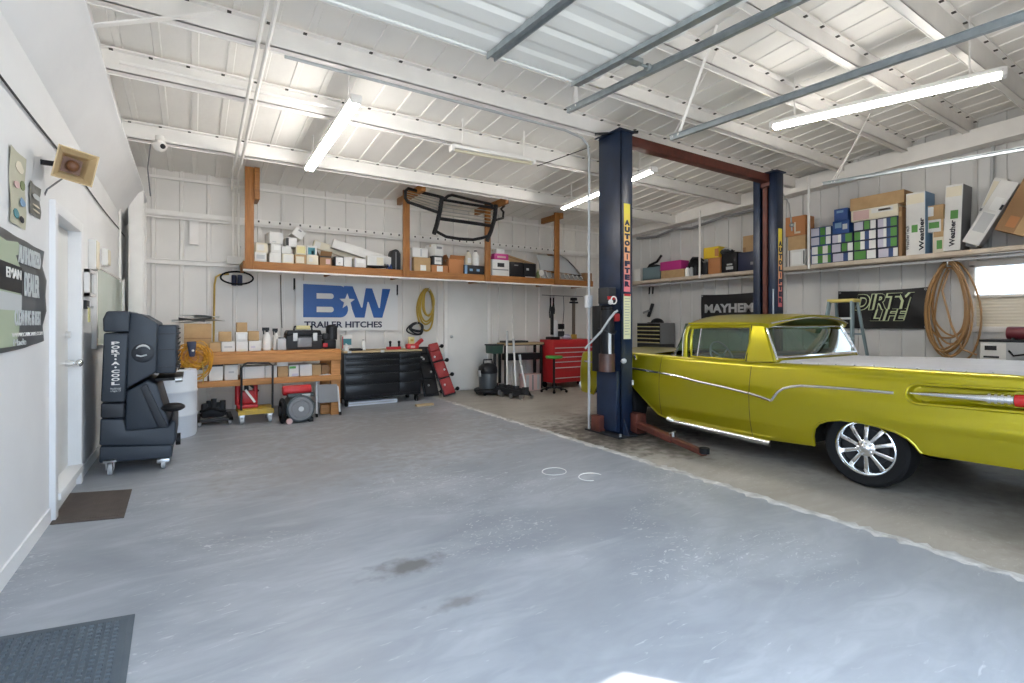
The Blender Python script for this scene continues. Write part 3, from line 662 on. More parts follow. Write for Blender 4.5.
# carriages and arms
for x, s in ((.15, 1), (3.49, -1)):
    q = MB(); q.box(x - .07, x + .07, .05, .35, .1, 1.25); q.build('carriage', 'liftred' if s < 0 else 'liftblue', lift, bevel=.01)
    for yy in (-.13, .42):
        q = MB(); q.box(x + s * .05 - .06, x + s * .05 + .06, yy, yy + .11, .05, .28); q.build('arm_pivot', 'liftred', lift, bevel=.01)
    for a, b in [((x + s * .05, -.06, .15), (x + s * .05 - .20, -.80, .115)), ((x + s * .05, .46, .15), (x + s * .42, 1.05, .115))][:1 if s > 0 else 2]:
        m_ = MB(); a = Vector(a); b = Vector(b); e = b + (b - a).normalized() * .52
        m_.bar(a, b, .09, .075); ar = m_.build('arm', 'liftred', lift, bevel=.008)
        m_ = MB(); m_.bar(b - (b - a) * .3, e, .065, .055); m_.build('arm_extension', 'liftred', ar, bevel=.006)
        m_ = MB(); m_.cyl(e, e + Vector((0, 0, .055)), .05, n=16); m_.build('arm_pad', 'rubber', ar)
        m_ = MB(); m_.cyl(b + Vector((0, 0, .03)), b + Vector((0, 0, .085)), .018); m_.bar(b + Vector((-.06, 0, .075)), b + Vector((.06, .02, .075)), .014, .014); m_.build('lock_pin', 'steel', ar)
for b_ in ((.20, .34, -.10, .12, .0, .26), (-.14, -.03, .24, .40, .02, .22)):
    q = MB(); q.box(*b_); q.build('arm_bracket', 'liftred', lift, bevel=.01)
q = MB(); q.box(3.45, 3.49, .17, .235, 1.4, 3.62); q.build('slide_rail', 'liftred', lift)
q = MB(); q.cyl((3.435, .05, .2), (3.435, .05, 1.95), .012); q.build('equaliser_cable', 'steel', lift)
# stickers
M['stk_y'] = mat('sticker_yellow', (.85, .70, .06), .45)
def sticker(x, s, face_y, z0, z1, txt_z):
    m_ = MB(); n = 9
    cols = [(.85, .70, .06), (.85, .66, .08), (.86, .60, .12), (.86, .53, .17), (.85, .46, .2), (.84, .40, .22), (.82, .34, .24), (.80, .28, .24), (.76, .2, .22)]
    for k in range(n):
        za = z1 + (z0 - z1) * (k + 1) / n; zb = z1 + (z0 - z1) * k / n; nm = 'sticker_band_%d' % k
        if nm not in M: M[nm] = mat(nm, cols[k], .45)
        m_.box(x + .05, x + .155, face_y - .004, face_y - .0005, za, zb, nm)
    st2 = m_.build('sticker', None, lift, weld=False, smooth=0)
    L = len('AUTOLIFTER'); H = (z1 - .20 - z0 - .05)
    for i, ch in enumerate('AUTOLIFTER'):
        zt = z1 - .20 - H * i / L
        w_ = .018 if ch == 'I' else .088
        lettering('letter', ch, w_, H / L * .80, 'navy', st2, TM((x + .1025 - w_ / 2, face_y - .005, zt - H / L * .85)), .003, .085)
sticker(0, 1, 0, 1.79, 2.89, 0)
sticker(3.44, -1, 0, 1.66, 2.93, 0)
M['instr'] = mat('instruction_label', (.74, .72, .45), .5)
q = MB(); q.box(.045, .165, -.005, -.0005, 1.20, 1.76); ins = q.build('instruction_label', 'instr', lift)
q = MB(); q.box(.05, .16, -.0065, -.004, 1.735, 1.765); q.build('heading_bar', 'red', ins)
for k in range(14):
    q = MB(); q.box(.06, .15 - .03 * R_.random(), -.0062, -.004, 1.70 - k * .034, 1.706 - k * .034); q.build('text_line', 'grey', ins)
M['rustd'] = mat('worn_brown_tank', (.10, .045, .035), .4, col2=(.05, .025, .02), scale=9)
# power unit on the outer face of the near column
q = MB(); q.cyl((-.13, .10, 1.00), (-.13, .10, 1.56), .085, n=20); q.cyl((-.13, .10, 1.56), (-.13, .10, 1.60), .06, n=20); q.build('motor', 'black', lift, bevel=.008)
q = MB(); q.cyl((-.16, .03, .86), (-.16, .03, 1.28), .022, n=14, m='silver'); q.cyl((-.14, .10, .80), (-.14, .10, 1.02), .10, n=20, m='rustd'); q.build('oil_tank', None, lift)
q = MB(); q.box(-.10, -.01, .0, .10, 1.42, 1.52); q.build('valve_block', 'dred', lift, bevel=.012)
q = MB(); q.box(-.12, -.0, .22, .40, .78, 1.62); q.build('mounting_plate', 'black', lift, bevel=.01)
q = MB(); q.box(-.06, .0, .02, .38, .05, .80); q.build('lower_cover', 'liftblue', lift, bevel=.01)
q = MB(); q.box(-.16, -.02, .06, .24, 1.64, 1.84); q.build('switch_box', 'dark', lift, bevel=.01)
q = MB(); q.box(-.17, -.03, .05, .06, 1.69, 1.73); q.build('switch_label', 'red', lift)
q = MB(); q.tube([(-.08, -.02, 1.55), (-.14, -.04, 1.53), (-.2, .0, 1.44), (-.25, .08, 1.3), (-.29, .2, 1.18), (-.3, .32, 1.08)], .014, 8, m='lgrey'); q.tube([(-.08, .0, 1.30), (-.15, -.03, 1.26), (-.22, .02, 1.30), (-.27, .12, 1.34)], .008, 8, m='dark'); q.build('hydraulic_hose', None, lift)
q = MB(); q.tube([(-.02, -.03, .93), (-.03, -.06, .93), (.0, -.07, .95)], .012); q.ball((.02, -.03, .93), .035, 10, 6); q.build('release_handle', 'silver', lift)
q = MB(); q.ball((-.12, .06, 1.66), .035, 10, 6); q.torus((-.10, .02, 1.68), .045, .008, 'Y', 16, 6); q.build('cable_loop', 'white', lift)
q = MB(); q.cyl((.19, -.012, .62), (.19, -.012, .68), .016); q.build('column_bolt', 'steel', lift)
# conduit beside the near column
c0 = aY(589, 300, 4.98)
q = MB(); q.tube([(c0.x, 4.98, 0), (c0.x, 4.98, 3.6), (c0.x - .02, 4.98, 3.72), (c0.x - .12, 4.98, 3.8), (c0.x - .4, 4.98, 3.84), (.7, 4.98, 3.84)], .016, 8); cd = tag(q.build('conduit', 'lgrey'), 'grey conduit pipe standing beside the near blue lift column', 'pipe')
q = MB(); q.box(c0.x - .045, c0.x + .045, 4.95, 5.02, 1.60, 1.76); q.build('outlet_box', 'silver', cd, bevel=.006)
# ================================================================ left wall
def onleft(px, py, off=.0): return aX(px, py, XL + off)
def wall_sheet(px0, ytl, ybl, px1, ytr, ybr, th=.006):
    """outline of a flat sheet on the left wall from its photographed corners: y range, z corners"""
    a = onleft(px0, ytl); b = onleft(px1, ytr); c = onleft(px1, ybr); d = onleft(px0, ybl)
    return a, b, c, d
# black printed banner
T = thing('wall_banner', 'black printed wall banner with pale lettering beside the side door', 'banner', (XL + .004, 3.9, 1.35))
q = MB(); ny = 24; rows = []
for k in range(ny + 1):
    y = 3.15 + (4.52 - 3.15) * k / ny - 3.9; f = k / ny
    top = .57 - .06 * f + .02 * f * f; bot = -.10 + .03 * f - .02 * math.sin(f * PI)
    rows.append([(.005 + .003 * math.sin(k * .9 + z_ * 3) + (.02 if (k > ny - 3 and z_ in (2, 3, 4)) else 0), y - (.05 * math.sin(z_ / 6 * PI) if k == ny else 0), bot + (top - bot) * z_ / 6) for z_ in range(7)])
q.grid(rows); q.build('sheet', mat('banner_charcoal', (.055, .058, .062), .38, col2=(.10, .105, .11), scale=4), T)
WT = lambda y, z: TM((.034, y - 3.9, z - 1.35), (0, 0, PI / 2))       # text on the left wall reads towards +y
WT2 = lambda y, z: Matrix.Translation(Vector((.034, y - 3.9, z - 1.35))) @ Matrix(((0, 1, 0, 0), (1, 0, 0, 0), (0, 0, 1, 0), (0, 0, 0, 1))).inverted()
def wtext(nm, tx, y0, y1, z0, z1, m_, par, off=.034, bold=.02):
    lettering(nm, tx, y1 - y0, z1 - z0, m_, par, TM((off, y0 - 3.9, z0 - 1.35), (0, 0, PI / 2)), .003, bold)
M['palegrey'] = mat('pale_print', (.55, .57, .57), .6); M['pgreen'] = mat('pale_green_print', (.40, .46, .33), .6)
wtext('lettering', 'AUTHORIZED', 3.90, 4.38, 1.745, 1.85, 'palegrey', T, .014, .03)
wtext('lettering', 'DEALER', 4.02, 4.35, 1.56, 1.70, 'palegrey', T, .014, .03)
wtext('lettering', 'CLEANING IS BEST', 3.83, 4.39, 1.385, 1.475, 'palegrey', T, .014)
wtext('lettering', 'WWW.CARCARE.COM', 3.78, 4.43, 1.322, 1.345, 'white', T, .014, .0)
wtext('lettering', 'Made', 3.81, 4.05, 1.272, 1.31, 'palegrey', T, .014, .0)
q = MB()
BP = [(3.45, 1.27), (3.86, 1.27), (3.93, 1.36), (3.96, 1.55), (3.95, 1.72), (3.86, 1.78), (3.98, 1.80), (3.99, 1.83), (3.90, 1.86), (3.70, 1.84), (3.45, 1.86)]
q.prism([(y - 3.9, z - 1.35) for y, z in BP], .006, .012, 'X', m='pgreen'); q.prism([(y - 3.9, z - 1.35) for y, z in ((3.45, 1.58), (3.97, 1.57), (3.97, 1.72), (3.45, 1.73))], .012, .015, 'X', m='black'); q.prism([(y - 3.9, z - 1.35) for y, z in ((3.45, 1.47), (3.965, 1.47), (3.97, 1.56), (3.45, 1.57))], .012, .014, 'X', m='palegrey'); q.build('printed_bottle', None, T, weld=False, smooth=0)
wtext('lettering', 'EMAN', 3.66, 3.93, 1.645, 1.70, 'white', T, .019)
def poster(px0, ytl, ybl, px1, ytr, ybr, label, base, patches, name='poster'):
    a, b, c, d = [onleft(*p) for p in ((px0, ytl), (px1, ytr), (px1, ybr), (px0, ybl))]
    y0, y1 = a.y, b.y; z1 = (a.z + b.z) / 2; z0 = (c.z + d.z) / 2
    P = thing(name, label, 'poster', (XL + .003, (y0 + y1) / 2, z0)); w = (y1 - y0); h = z1 - z0
    q = MB(); q.grid([[(.004 + .004 * math.sin(k + j), -w / 2 + w * k / 6, h * j / 8) for k in range(7)] for j in range(9)]); q.build('sheet', base, P)
    for (u0, v0, u1, v1, m_) in patches:
        q = MB(); n = 9; pts = [(-w / 2 + w * (u0 + u1) / 2 + w * (u1 - u0) / 2 * math.cos(2 * PI * k / n) * R_.uniform(.7, 1), h * (v0 + v1) / 2 + h * (v1 - v0) / 2 * math.sin(2 * PI * k / n) * R_.uniform(.7, 1)) for k in range(n)]
        q.prism(pts, .009, .011, 'X'); q.build('print', m_, P, smooth=0)
    return P
poster(8, 145, 224, 24, 158, 228, 'tall beige poster with red and blue drawings above the black banner', mat('poster_beige', (.52, .50, .38), .6, col2=(.45, .44, .33), scale=5),
    [(.15, .48, .55, .60, 'pink'), (.5, .28, .95, .42, 'lblue'), (.1, .08, .5, .22, 'teal'), (.5, .06, .85, .16, 'ink'), (.55, .5, .9, .66, 'olive'), (.2, .7, .8, .9, 'cream')])
poster(28, 181, 213, 39, 188, 219, 'small dark photo sheet pinned beside the tall beige poster', mat('photo_grey', (.18, .18, .16), .4, col2=(.10, .10, .09), scale=8),
    [(.1, .5, .9, .72, 'palegrey'), (.1, .12, .9, .2, 'cream'), (.1, .28, .9, .36, 'cream')], 'photo_sheet')
# square horn speaker
a = aX(72, 166, -.70)
T = thing('horn_speaker', 'tan square horn speaker mounted high on the wall above the side door', 'speaker', (a.x, a.y, a.z - .14)); 
D = Vector((.30, -.93, -.20)).normalized(); Rt = D.cross(Vector((0, 0, 1))).normalized(); Up = Rt.cross(D)
c0 = Vector((0, 0, .14)); M['hornt'] = mat('tan_plastic', (.60, .46, .27), .5, col2=(.50, .36, .19), scale=5); M['hornd'] = mat('horn_throat', (.16, .07, .035), .5)
def ring(s_, dd, rot=.16): return [c0 + D * dd + (Rt * math.cos(rot) + Up * math.sin(rot)) * (s_ * i) + (Up * math.cos(rot) - Rt * math.sin(rot)) * (s_ * j) for i, j in ((-1, -1), (1, -1), (1, 1), (-1, 1))]
q = MB(); R_s = [ring(.05, -.02), ring(.070, .06), ring(.100, .12), ring(.107, .12), ring(.076, .05), ring(.058, -.03)]
for r1, r2 in zip(R_s, R_s[1:]):
    q.add(r1 + r2, [(k, (k + 1) % 4, 4 + (k + 1) % 4, 4 + k) for k in range(4)])
q.build('flare', 'hornt', T, smooth=0)
q = MB(); q.add(ring(.056, -.015), [(0, 1, 2, 3)]); q.ball(c0 + D * .02, .038, 12, 8); q.build('throat', 'hornd', T)
q = MB(); q.cyl(c0 - D * .02, c0 - D * .14, .07, n=16); q.build('driver', 'dark', T)
q = MB(); q.bar(c0 - D * .10, (XL - a.x, c0.y, c0.z), .03, .03); q.build('bracket', 'dark', T)
q = MB(); q.tube([c0 - D * .12 + Vector((0, .02, -.05)), (-.14, .08, -.02), (-.18, .16, -.08), (-.185, .28, -.07)], .006, 6); q.build('wire', 'grey', T)
# cables and boxes on the left wall
q = MB(); q.tube([(XL + .012, y, 2.69 - .02 * (y - 3) / 3 - .008 * math.sin(y * 2)) for y in [1.0 + .3 * k for k in range(28)]], .007, 6); tag(q.build('wall_cable', 'dark'), 'dark cable strung along the top of the plastered side wall', 'cable')
p = onleft(118, 192); 
q = MB(); q.cyl((XL + .02, p.y, p.z), (XL + .02, p.y, 1.95), .016); q.ball((XL + .02, p.y, p.z), .03, 10, 6); tag(q.build('wall_conduit', 'trimw'), 'white pipe standing on the side wall near the far corner', 'pipe')
for (x, y0, y1, lab) in ((89.5, 240, 270, 'white electrical box above the whiteboard edge, nearest the door'), (102, 249, 266, 'small white electrical box above the whiteboard')):
    t = onleft(x, y0); b = onleft(x, y1); T = thing('electrical_box', lab, 'electrical box', (XL, t.y, b.z)); q = MB(); q.box(0, .06, -.09, .09, 0, t.z - b.z); q.build('housing', 'offwhite', T, bevel=.008); q = MB(); q.box(.06, .068, -.08, .08, .01, t.z - b.z - .01); q.build('cover', 'cream', T, bevel=.003)
# whiteboard; green reflection painted into the panel colour
y0 = onleft(92, 300).y; z1 = onleft(102, 267).z - .05; z0 = onleft(92, 346).z
T = thing('whiteboard', 'glossy board with a painted green reflection, in white frame behind the black cooler', 'board', (XL, y0, z0)); L = 8.75 - y0; h = z1 - z0
q = MB(); q.box(0, .02, 0, L, 0, h); q.build('panel', mat('board_green_reflection', (.50, .56, .48), .18, col2=(.46, .53, .45), scale=2), T)
for nm, bx in (('frame_side', (0, .045, -.04, .0, -.03, h + .03)), ('frame_side', (0, .045, L, L + .03, -.03, h + .03)), ('frame_top', (0, .03, 0, L, h, h + .03)), ('frame_bottom', (0, .05, 0, L, -.03, 0))):
    q = MB(); q.box(*bx); q.build(nm, 'white', T, bevel=.005)
# small things hung beside the door
t = onleft(83, 271); b = onleft(88, 297); T = thing('picture_frame', 'small white framed picture hanging beside the side door', 'picture', (XL, (t.y + b.y) / 2, b.z)); w_ = .16; h_ = t.z - b.z + .02
for bx in ((.01, .05, -w_, -w_ + .035, 0, h_), (.01, .05, w_ - .035, w_, 0, h_), (.01, .05, -w_, w_, 0, .03), (.01, .05, -w_, w_, h_ - .03, h_)):
    q = MB(); q.box(*bx); q.build('frame_bar', 'white', T)
q = MB(); q.box(.005, .03, -w_ + .03, w_ - .03, .02, h_ - .02); q.build('print', mat('print_dark', (.16, .15, .13), .4, col2=(.3, .28, .24), scale=9), T)
t = onleft(84, 301); b = onleft(84, 322); T = thing('key_hanger', 'dark key hanger with yellow tag hanging under the small framed picture', 'rack', (XL, t.y, b.z)); q = MB(); q.box(0, .03, -.08, .08, .12, .20); q.build('plate', 'dark', T, bevel=.004)
q = MB(); q.box(.03, .04, -.03, .04, .0, .14); q.build('tag', 'gyellow', T)
for k in range(3): q = MB(); q.tube([(.03, -.05 + .05 * k, .14), (.06, -.05 + .05 * k, .13), (.06, -.05 + .05 * k, .15)], .005, 6); q.build('hook', 'steel', T)
# ================================================================ evaporative cooler on casters
M['coolp'] = mat('charcoal_blue_plastic', (.026, .036, .052), .5, col2=(.020, .028, .040), scale=3, bump=.12, bscale=90)
M['coolp2'] = mat('black_blue_plastic', (.016, .020, .028), .5, bump=.1, bscale=90)
CY0, CY1 = 5.82, 6.72
T = thing('evaporative_cooler', 'large charcoal portable evaporative cooler on casters against the side wall', 'cooler', (-.42, CY0, 0))
def P2(px, py): v = aY(px, py, CY0); return (v.x + .42, v.z)
def slab(nm, pts, y0=0., y1=CY1 - CY0, m_='coolp', bev=.018):
    q = MB(); q.prism([P2(*p) for p in pts], y0, y1, 'Y'); return q.build(nm, m_, T, bevel=bev, seg=3)
slab('pad_housing', [(101, 402), (104, 333), (129, 333), (125, 402)], -.03)
slab('housing_cap', [(103.5, 332), (103, 319), (107, 311), (130, 311), (130, 332)], -.03)
slab('fan_housing', [(130, 312), (142, 314), (158, 323), (157, 372), (126, 389), (127, 332)], .0)
slab('fan_shroud', [(156, 325), (177, 325), (176.5, 349), (176, 374), (154, 374), (155, 349)], .06, .84)
for yy in (334, 350, 368):
    q = MB(); a = P2(155.5, yy); b = P2(177.6, yy); q.box(a[0], b[0] + .006, .055, .845, a[1] - .006, a[1] + .006); q.build('shroud_rib', 'coolp2', T)
a = P2(177.5, 350)
for k in range(9): q = MB(); q.box(a[0] - .0, a[0] + .012, .10, .80, a[1] - .2 + .05 * k, a[1] - .19 + .05 * k); q.build('louver', 'dark', T)
slab('pad_base', [(100.5, 418), (101, 403), (125, 403), (124, 418)], -.02, m_='coolp2')
slab('pedestal', [(124, 432), (125, 392), (146, 381), (157, 385), (169, 424), (170, 432)], .05, .85)
slab('pedestal_rib', [(140, 388), (146, 384), (168, 428), (158, 428)], .02, .06, m_='coolp2', bev=.004)
slab('tank', [(99, 446), (100, 419), (124, 419), (126, 431), (168, 427), (172, 420), (176, 422), (176, 440), (173, 446)])
slab('tank_base', [(98.5, 464), (99.3, 447), (172.5, 445), (172, 458)], .01)
q = MB(); c = P2(173, 408); q.ball((c[0], .06, c[1]), .10, 16, 8, sc=(1, 1, .42)); q.build('inlet_bowl', 'black', T)
q = MB(); c = P2(170, 380); q.box(c[0] - .12, c[0] + .1, .1, .8, c[1] - .015, c[1] + .012); q.build('tilt_bracket', 'black', T, bevel=.004)
q = MB(); c = P2(175, 380); q.cyl((c[0], .02, c[1]), (c[0] + .06, .02, c[1] + .004), .025); q.build('drain_fitting', 'steel', T)
for px_, yy in ((109.5, -.0), (163, .0), (109.5, .75), (163, .75)):
    c = P2(px_, 470); o = MB(); o.cyl((c[0] - .018, yy + .06, .055), (c[0] + .018, yy + .06, .055), .055, n=20); w_ = o.build('caster', 'lgrey', T, bevel=.006)
    o = MB(); zt = P2(px_, 461)[1] + (.03 if yy > .5 else 0); o.box(c[0] - .05, c[0] + .05, yy + .01, yy + .11, zt - .02, zt + .015); o.box(c[0] - .032, c[0] - .024, yy + .03, yy + .09, .05, zt); o.box(c[0] + .024, c[0] + .032, yy + .03, yy + .09, .05, zt); o.build('caster_fork', 'steel', w_, bevel=.003)
q = MB(); q.cyl((P2(176, 446)[0] - .01, .35, P2(176, 446)[1] - .0), (P2(176, 446)[0] + .03, .35, P2(176, 446)[1]), .06, n=18); q.build('drain_cap', 'black', T)
H0, H1 = P2(116, 341)[1], P2(116, 385)[1]; L = 'PORT•A•COOL'
for i, ch in enumerate(L):
    zz = H0 + (H1 - H0) * (i + 1) / len(L); hh = (H0 - H1) / len(L)
    if ch == '•': q = MB(); q.cyl((P2(116, 350)[0], -.034, zz + hh * .5), (P2(116, 350)[0], -.030, zz + hh * .5), .008, n=10); q.build('dot', 'white', T); continue
    lettering('letter', ch, .060, hh * .78, 'white', T, TM((P2(116, 350)[0] - .030, -.031, zz + hh * .1)), .003, .04)
lettering('lettering', 'Manufactured\nin Seguin, TX', .075, .045, 'palegrey', T, TM((P2(116, 350)[0] - .037, -.031, P2(116, 392)[1])), .002, .0)
c = P2(143, 353); q = MB(); pts = []
for k in range(15): a_ = .2 + 2.6 * k / 14; pts.append((c[0] + .055 * math.cos(a_), -.008, c[1] + .02 + .05 * math.sin(a_)))
q.tube(pts, .006, 6, radii=[.002 + .010 * math.sin(PI * k / 14) for k in range(15)]); q.tube([(c[0] - .05, -.006, c[1] - .02), (c[0] - .015, -.006, c[1] - .03), (c[0] + .03, -.006, c[1] - .018)], .008, 6); q.build('emblem', 'palegrey', T)
q = MB(); q.lathe([(.001, .01), (.07, .01), (.09, .0)], 24, T=TM((c[0], .0, c[1]), (PI / 2, 0, 0))); q.build('emblem_disc', 'coolp2', T)
# ================================================================ mats on the floor
a = aZ(50, 525, 0); b = aZ(70, 494, 0); c = aZ(132, 490, 0); d = aZ(124, 518, 0)
M['matbrown'] = mat('brown_rubber_mat', (.095, .075, .066), .85, col2=(.07, .056, .05), scale=12); M['matgrey'] = mat('grey_rubber_mat', (.085, .105, .125), .7, col2=(.065, .085, .105), scale=9)
def bil(P, u, v): return (P[0] * (1 - u) * (1 - v) + P[1] * u * (1 - v) + P[2] * u * v + P[3] * (1 - u) * v)
T = thing('door_mat', 'small brown ribbed rubber mat below the side door', 'mat', (a + b + c + d) / 4); o_ = (a + b + c + d) / 4; Q = [p - o_ for p in (a, b, c, d)]
q = MB(); V = [tuple(bil(Q, u, v) + Vector((0, 0, z))) for z in (0, .008) for u, v in ((0, 0), (1, 0), (1, 1), (0, 1))]; q.add(V, [(0, 1, 2, 3), (4, 7, 6, 5), (0, 4, 5, 1), (1, 5, 6, 2), (2, 6, 7, 3), (3, 7, 4, 0)]); q.build('base', 'matbrown', T)
q = MB()
for k in range(22):
    v = .10 + .8 * k / 21; q.bar(bil(Q, .06, v) + Vector((0, 0, .0085)), bil(Q, .94, v) + Vector((0, 0, .0085)), .012, .004)
q.build('ribs', 'matbrown', T, smooth=0)
# foreground anti-fatigue mat
c = aZ(135, 615, 0); d = aZ(126, 683, 0); l = aZ(0, 638, 0)
ux = (l - c).normalized(); uy = (d - c).normalized()
T = thing('floor_mat', 'dark grey studded rubber mat at the near end of the side wall', 'mat', c); LX, LY = min(1.0, (-.84 - c.x) / ux.x if ux.x < 0 else 1.), 1.3
q = MB(); p = [Vector((0, 0, 0)), ux * LX, ux * LX + uy * LY, uy * LY]; V = [tuple(a_ + Vector((0, 0, z))) for z in (0, .006) for a_ in p] + [tuple(a_ + (p[(i + 2) % 4] - a_).normalized() * .05 + Vector((0, 0, .014))) for i, a_ in enumerate(p)]
q.add(V, [(0, 1, 2, 3)] + [(k, (k + 1) % 4, 4 + (k + 1) % 4, 4 + k) for k in range(4)] + [(4 + k, 4 + (k + 1) % 4, 8 + (k + 1) % 4, 8 + k) for k in range(4)] + [(8, 9, 10, 11)]); q.build('base', 'matgrey', T, smooth=0)
q = MB(); nx, nyy = int(LX / .032), int(LY / .032)
for i in range(2, nx - 1):
    for j in range(2, nyy - 1):
        o = ux * (i * .032) + uy * (j * .032); s_ = .011
        vs = [o + ux * (s_ * e) + uy * (s_ * f) + Vector((0, 0, .013)) for e, f in ((-1, -1), (1, -1), (1, 1), (-1, 1))] + [o + ux * (s_ * .6 * e) + uy * (s_ * .6 * f) + Vector((0, 0, .019)) for e, f in ((-1, -1), (1, -1), (1, 1), (-1, 1))]
        q.add(vs, [(4, 5, 6, 7), (0, 1, 5, 4), (1, 2, 6, 5), (2, 3, 7, 6), (3, 0, 4, 7)])
tag(q.build('studs', 'matgrey', T, smooth=0, weld=False), kind='stuff')
# ================================================================ wooden storage loft along the back wall
SY, SZ = 8.5, 2.335
T = thing('storage_shelf', 'long stained lumber loft shelf hung along the back wall', 'shelf', (.62, SY, SZ))
LX = 7.53 - .62
q = MB(); q.box(0, LX, -.04, .0, -.125, 0); q.build('front_board', 'wood', T, bevel=.004)
q = MB(); q.box(0, LX, .0, YB - .15 - SY, -.03, -.003); q.build('deck', 'plywood', T)
q = MB(); q.box(0, LX, -.05, -.035, -.15, -.126); q.box(0, LX, -.03, .02, -.15, -.126); q.build('ledger', 'trimw', T, weld=False, smooth=0)
for x in (.01, 1.3, 2.5, 4.15, 5.85, LX - .05):
    q = MB(); q.box(x, x + .04, 0, YB - .15 - SY, -.125, -.03); q.build('joist', 'wood', T)
for px_, nb in ((249, 0), (405, 1), (486, 1), (555, 1)):
    X = aY(px_, 260, SY).x - .62; zt = roofz(SY) - SZ - .06
    q = MB(); q.box(X - .06, X + .06, -.085, -.041, -.125, zt - .02); q.build('post', 'woodz', T, bevel=.004)
    q = MB(); q.box(X + .062, X + .135, (-.12 if px_ > 550 else -.62) if nb else -.12, .6 if nb else .25, zt - (.14 if nb else .5), zt - .02); q.build('header_block', 'wood', T, bevel=.004)
rnd = R_
def carton(label, px, Y, z, m_='tan', depth=.30, group=None, patches=(), tape=True, rz=0., name='box', tilt=0., cat='box', bev=.004, z1=None, flaps=False):
    """px = (x0, x1, ytop, ybottom) in the photograph; the box stands with its front at depth Y on height z"""
    x0, x1, yt, yb = px; a = aY(x0, yb, Y); b = aY(x1, yb, Y); cxp = (x0 + x1) / 2
    r = ray(cxp, yb); d = Y / r[1]; h = (yb - yt) * d / FOC if z1 is None else z1 - z
    w = b.x - a.x; T = thing(name, label, cat, ((a.x + b.x) / 2, Y, z + .001), rz, group, rot=(0, tilt, rz) if tilt else None)
    q = MB(); q.box(-w / 2, w / 2, 0, depth, 0, h); q.build('body', m_, T, bevel=min(bev, w * .1, h * .1))
    if flaps:
        q = MB(); q.add([(-w / 2, .0, h), (w / 2, .0, h), (w / 2, -.06, h + .07), (-w / 2, -.06, h + .07)], [(0, 1, 2, 3)]); q.add([(-w / 2, 0, h), (-w / 2, depth, h), (-w / 2 - .05, depth, h + .08), (-w / 2 - .05, 0, h + .08)], [(0, 1, 2, 3)]); q.build('flap', m_, T, smooth=0)
    if tape:
        q = MB(); q.box(-w / 2 - .0012, w / 2 + .0012, depth * .42, depth * .58, h - .04, h + .0012); q.build('tape', 'tapem', T)
    for (u0, v0, u1, v1, pm) in patches:
        q = MB(); q.box(-w / 2 + w * u0, -w / 2 + w * u1, -.0025, .001, h * v0, h * v1); q.build('label', pm, T)
    T_TOP[T.name] = z + h + .002
    return T
T_TOP = {}
M['tapem'] = mat('packing_tape', (.55, .45, .30), .3)
M['whitebox'] = mat('white_carton', (.74, .73, .70), .65, col2=(.68, .67, .65), scale=7)
G = 'cartons on the wooden loft shelf'
def top(o): return T_TOP[o.name]
LZ = SZ
b1 = carton('small white carton with grey label beside the first loft post, under a yellowish one', (254.7, 266.4, 252, 261.3), 8.5, LZ, 'whitebox', group=G, patches=((.15, .3, .85, .75, 'lgrey'),))
carton('yellowish white carton topmost of the stack beside the first loft post', (255.9, 267.6, 241.8, 251.6), 8.52, top(b1), 'cream', group=G, patches=((.1, .2, .7, .8, 'offwhite'),))
b2 = carton('bluish white carton at the bottom of the tallest white stack on the loft', (269.5, 281.3, 254.3, 264), 8.5, LZ, 'whitebox', group=G)
b3 = carton('white carton in the middle of the tallest white stack on the loft', (271, 281, 245.3, 254.3), 8.5, top(b2), 'whitebox', group=G, patches=((.3, .3, .9, .8, 'paper'),))
b4 = carton('white carton with pinkish lettering on top of the tallest stack on the loft', (269.5, 283, 233.5, 244.8), 8.5, top(b3), 'whitebox', group=G, rz=.12, patches=((.2, .1, .5, .2, 'lgrey'),))
b5 = carton('cream carton under the white cartons, fourth along the loft bottom row', (282.4, 293.8, 254.7, 264.2), 8.5, LZ, 'cream', group=G, patches=((.1, .15, .9, .9, 'offwhite'),))
b6 = carton('wide white carton lying on the cream carton', (281.6, 291.4, 246.9, 254), 8.5, top(b5), 'whitebox', group=G)
b7 = carton('white carton with a dark open end under the tipped carton', (286, 297, 237.5, 246.5), 8.5, top(b6), 'whitebox', group=G, patches=((.0, .1, .25, .95, 'dark'),))
carton('white carton tipped up on one corner atop the pile', (290.5, 302, 230.5, 239.5), 8.55, top(b7) - .0 + .03, 'whitebox', group=G, tilt=math.radians(34), patches=((.3, .7, .6, .85, 'grey'),))
b8 = carton('tan carton under the carton with the yellow label', (295, 306.4, 256.6, 266), 8.5, LZ, 'tan', group=G, patches=((.1, .1, .8, .8, 'cream'),))
carton('pale carton with a yellow label on the tan carton', (296, 306.2, 247, 256.4), 8.5, top(b8), 'cream', group=G, patches=((.1, .15, .9, .85, 'gyellow'),))
b9 = carton('cream printed carton under the box with the teal photo', (306.8, 318.4, 257.4, 267), 8.5, LZ, 'cream', group=G, patches=((.2, .3, .5, .7, 'offwhite'),))
carton('white box with a teal photo on its front', (307, 317, 248, 257.2), 8.5, top(b9), 'whitebox', group=G, patches=((.1, .05, .8, .8, 'teal'), (.4, .1, .7, .5, 'lblue')))
carton('open brown box with a pink sticker inside it on the loft', (320, 331.5, 258.6, 268), 8.5, LZ, 'brown', group=G, patches=((.5, .15, .9, .7, 'pink'), (.0, .85, 1., 1., 'dark')), flaps=True)
carton('white carton edged in black on the loft', (335, 343.7, 257, 266.8), 8.5, LZ, 'dark', group=G, patches=((.1, .08, .92, .92, 'paper'), (.4, .3, .6, .4, 'grey')))
carton('plain white carton beside the black-edged carton', (344, 352, 257.6, 267.4), 8.5, LZ, 'whitebox', group=G)
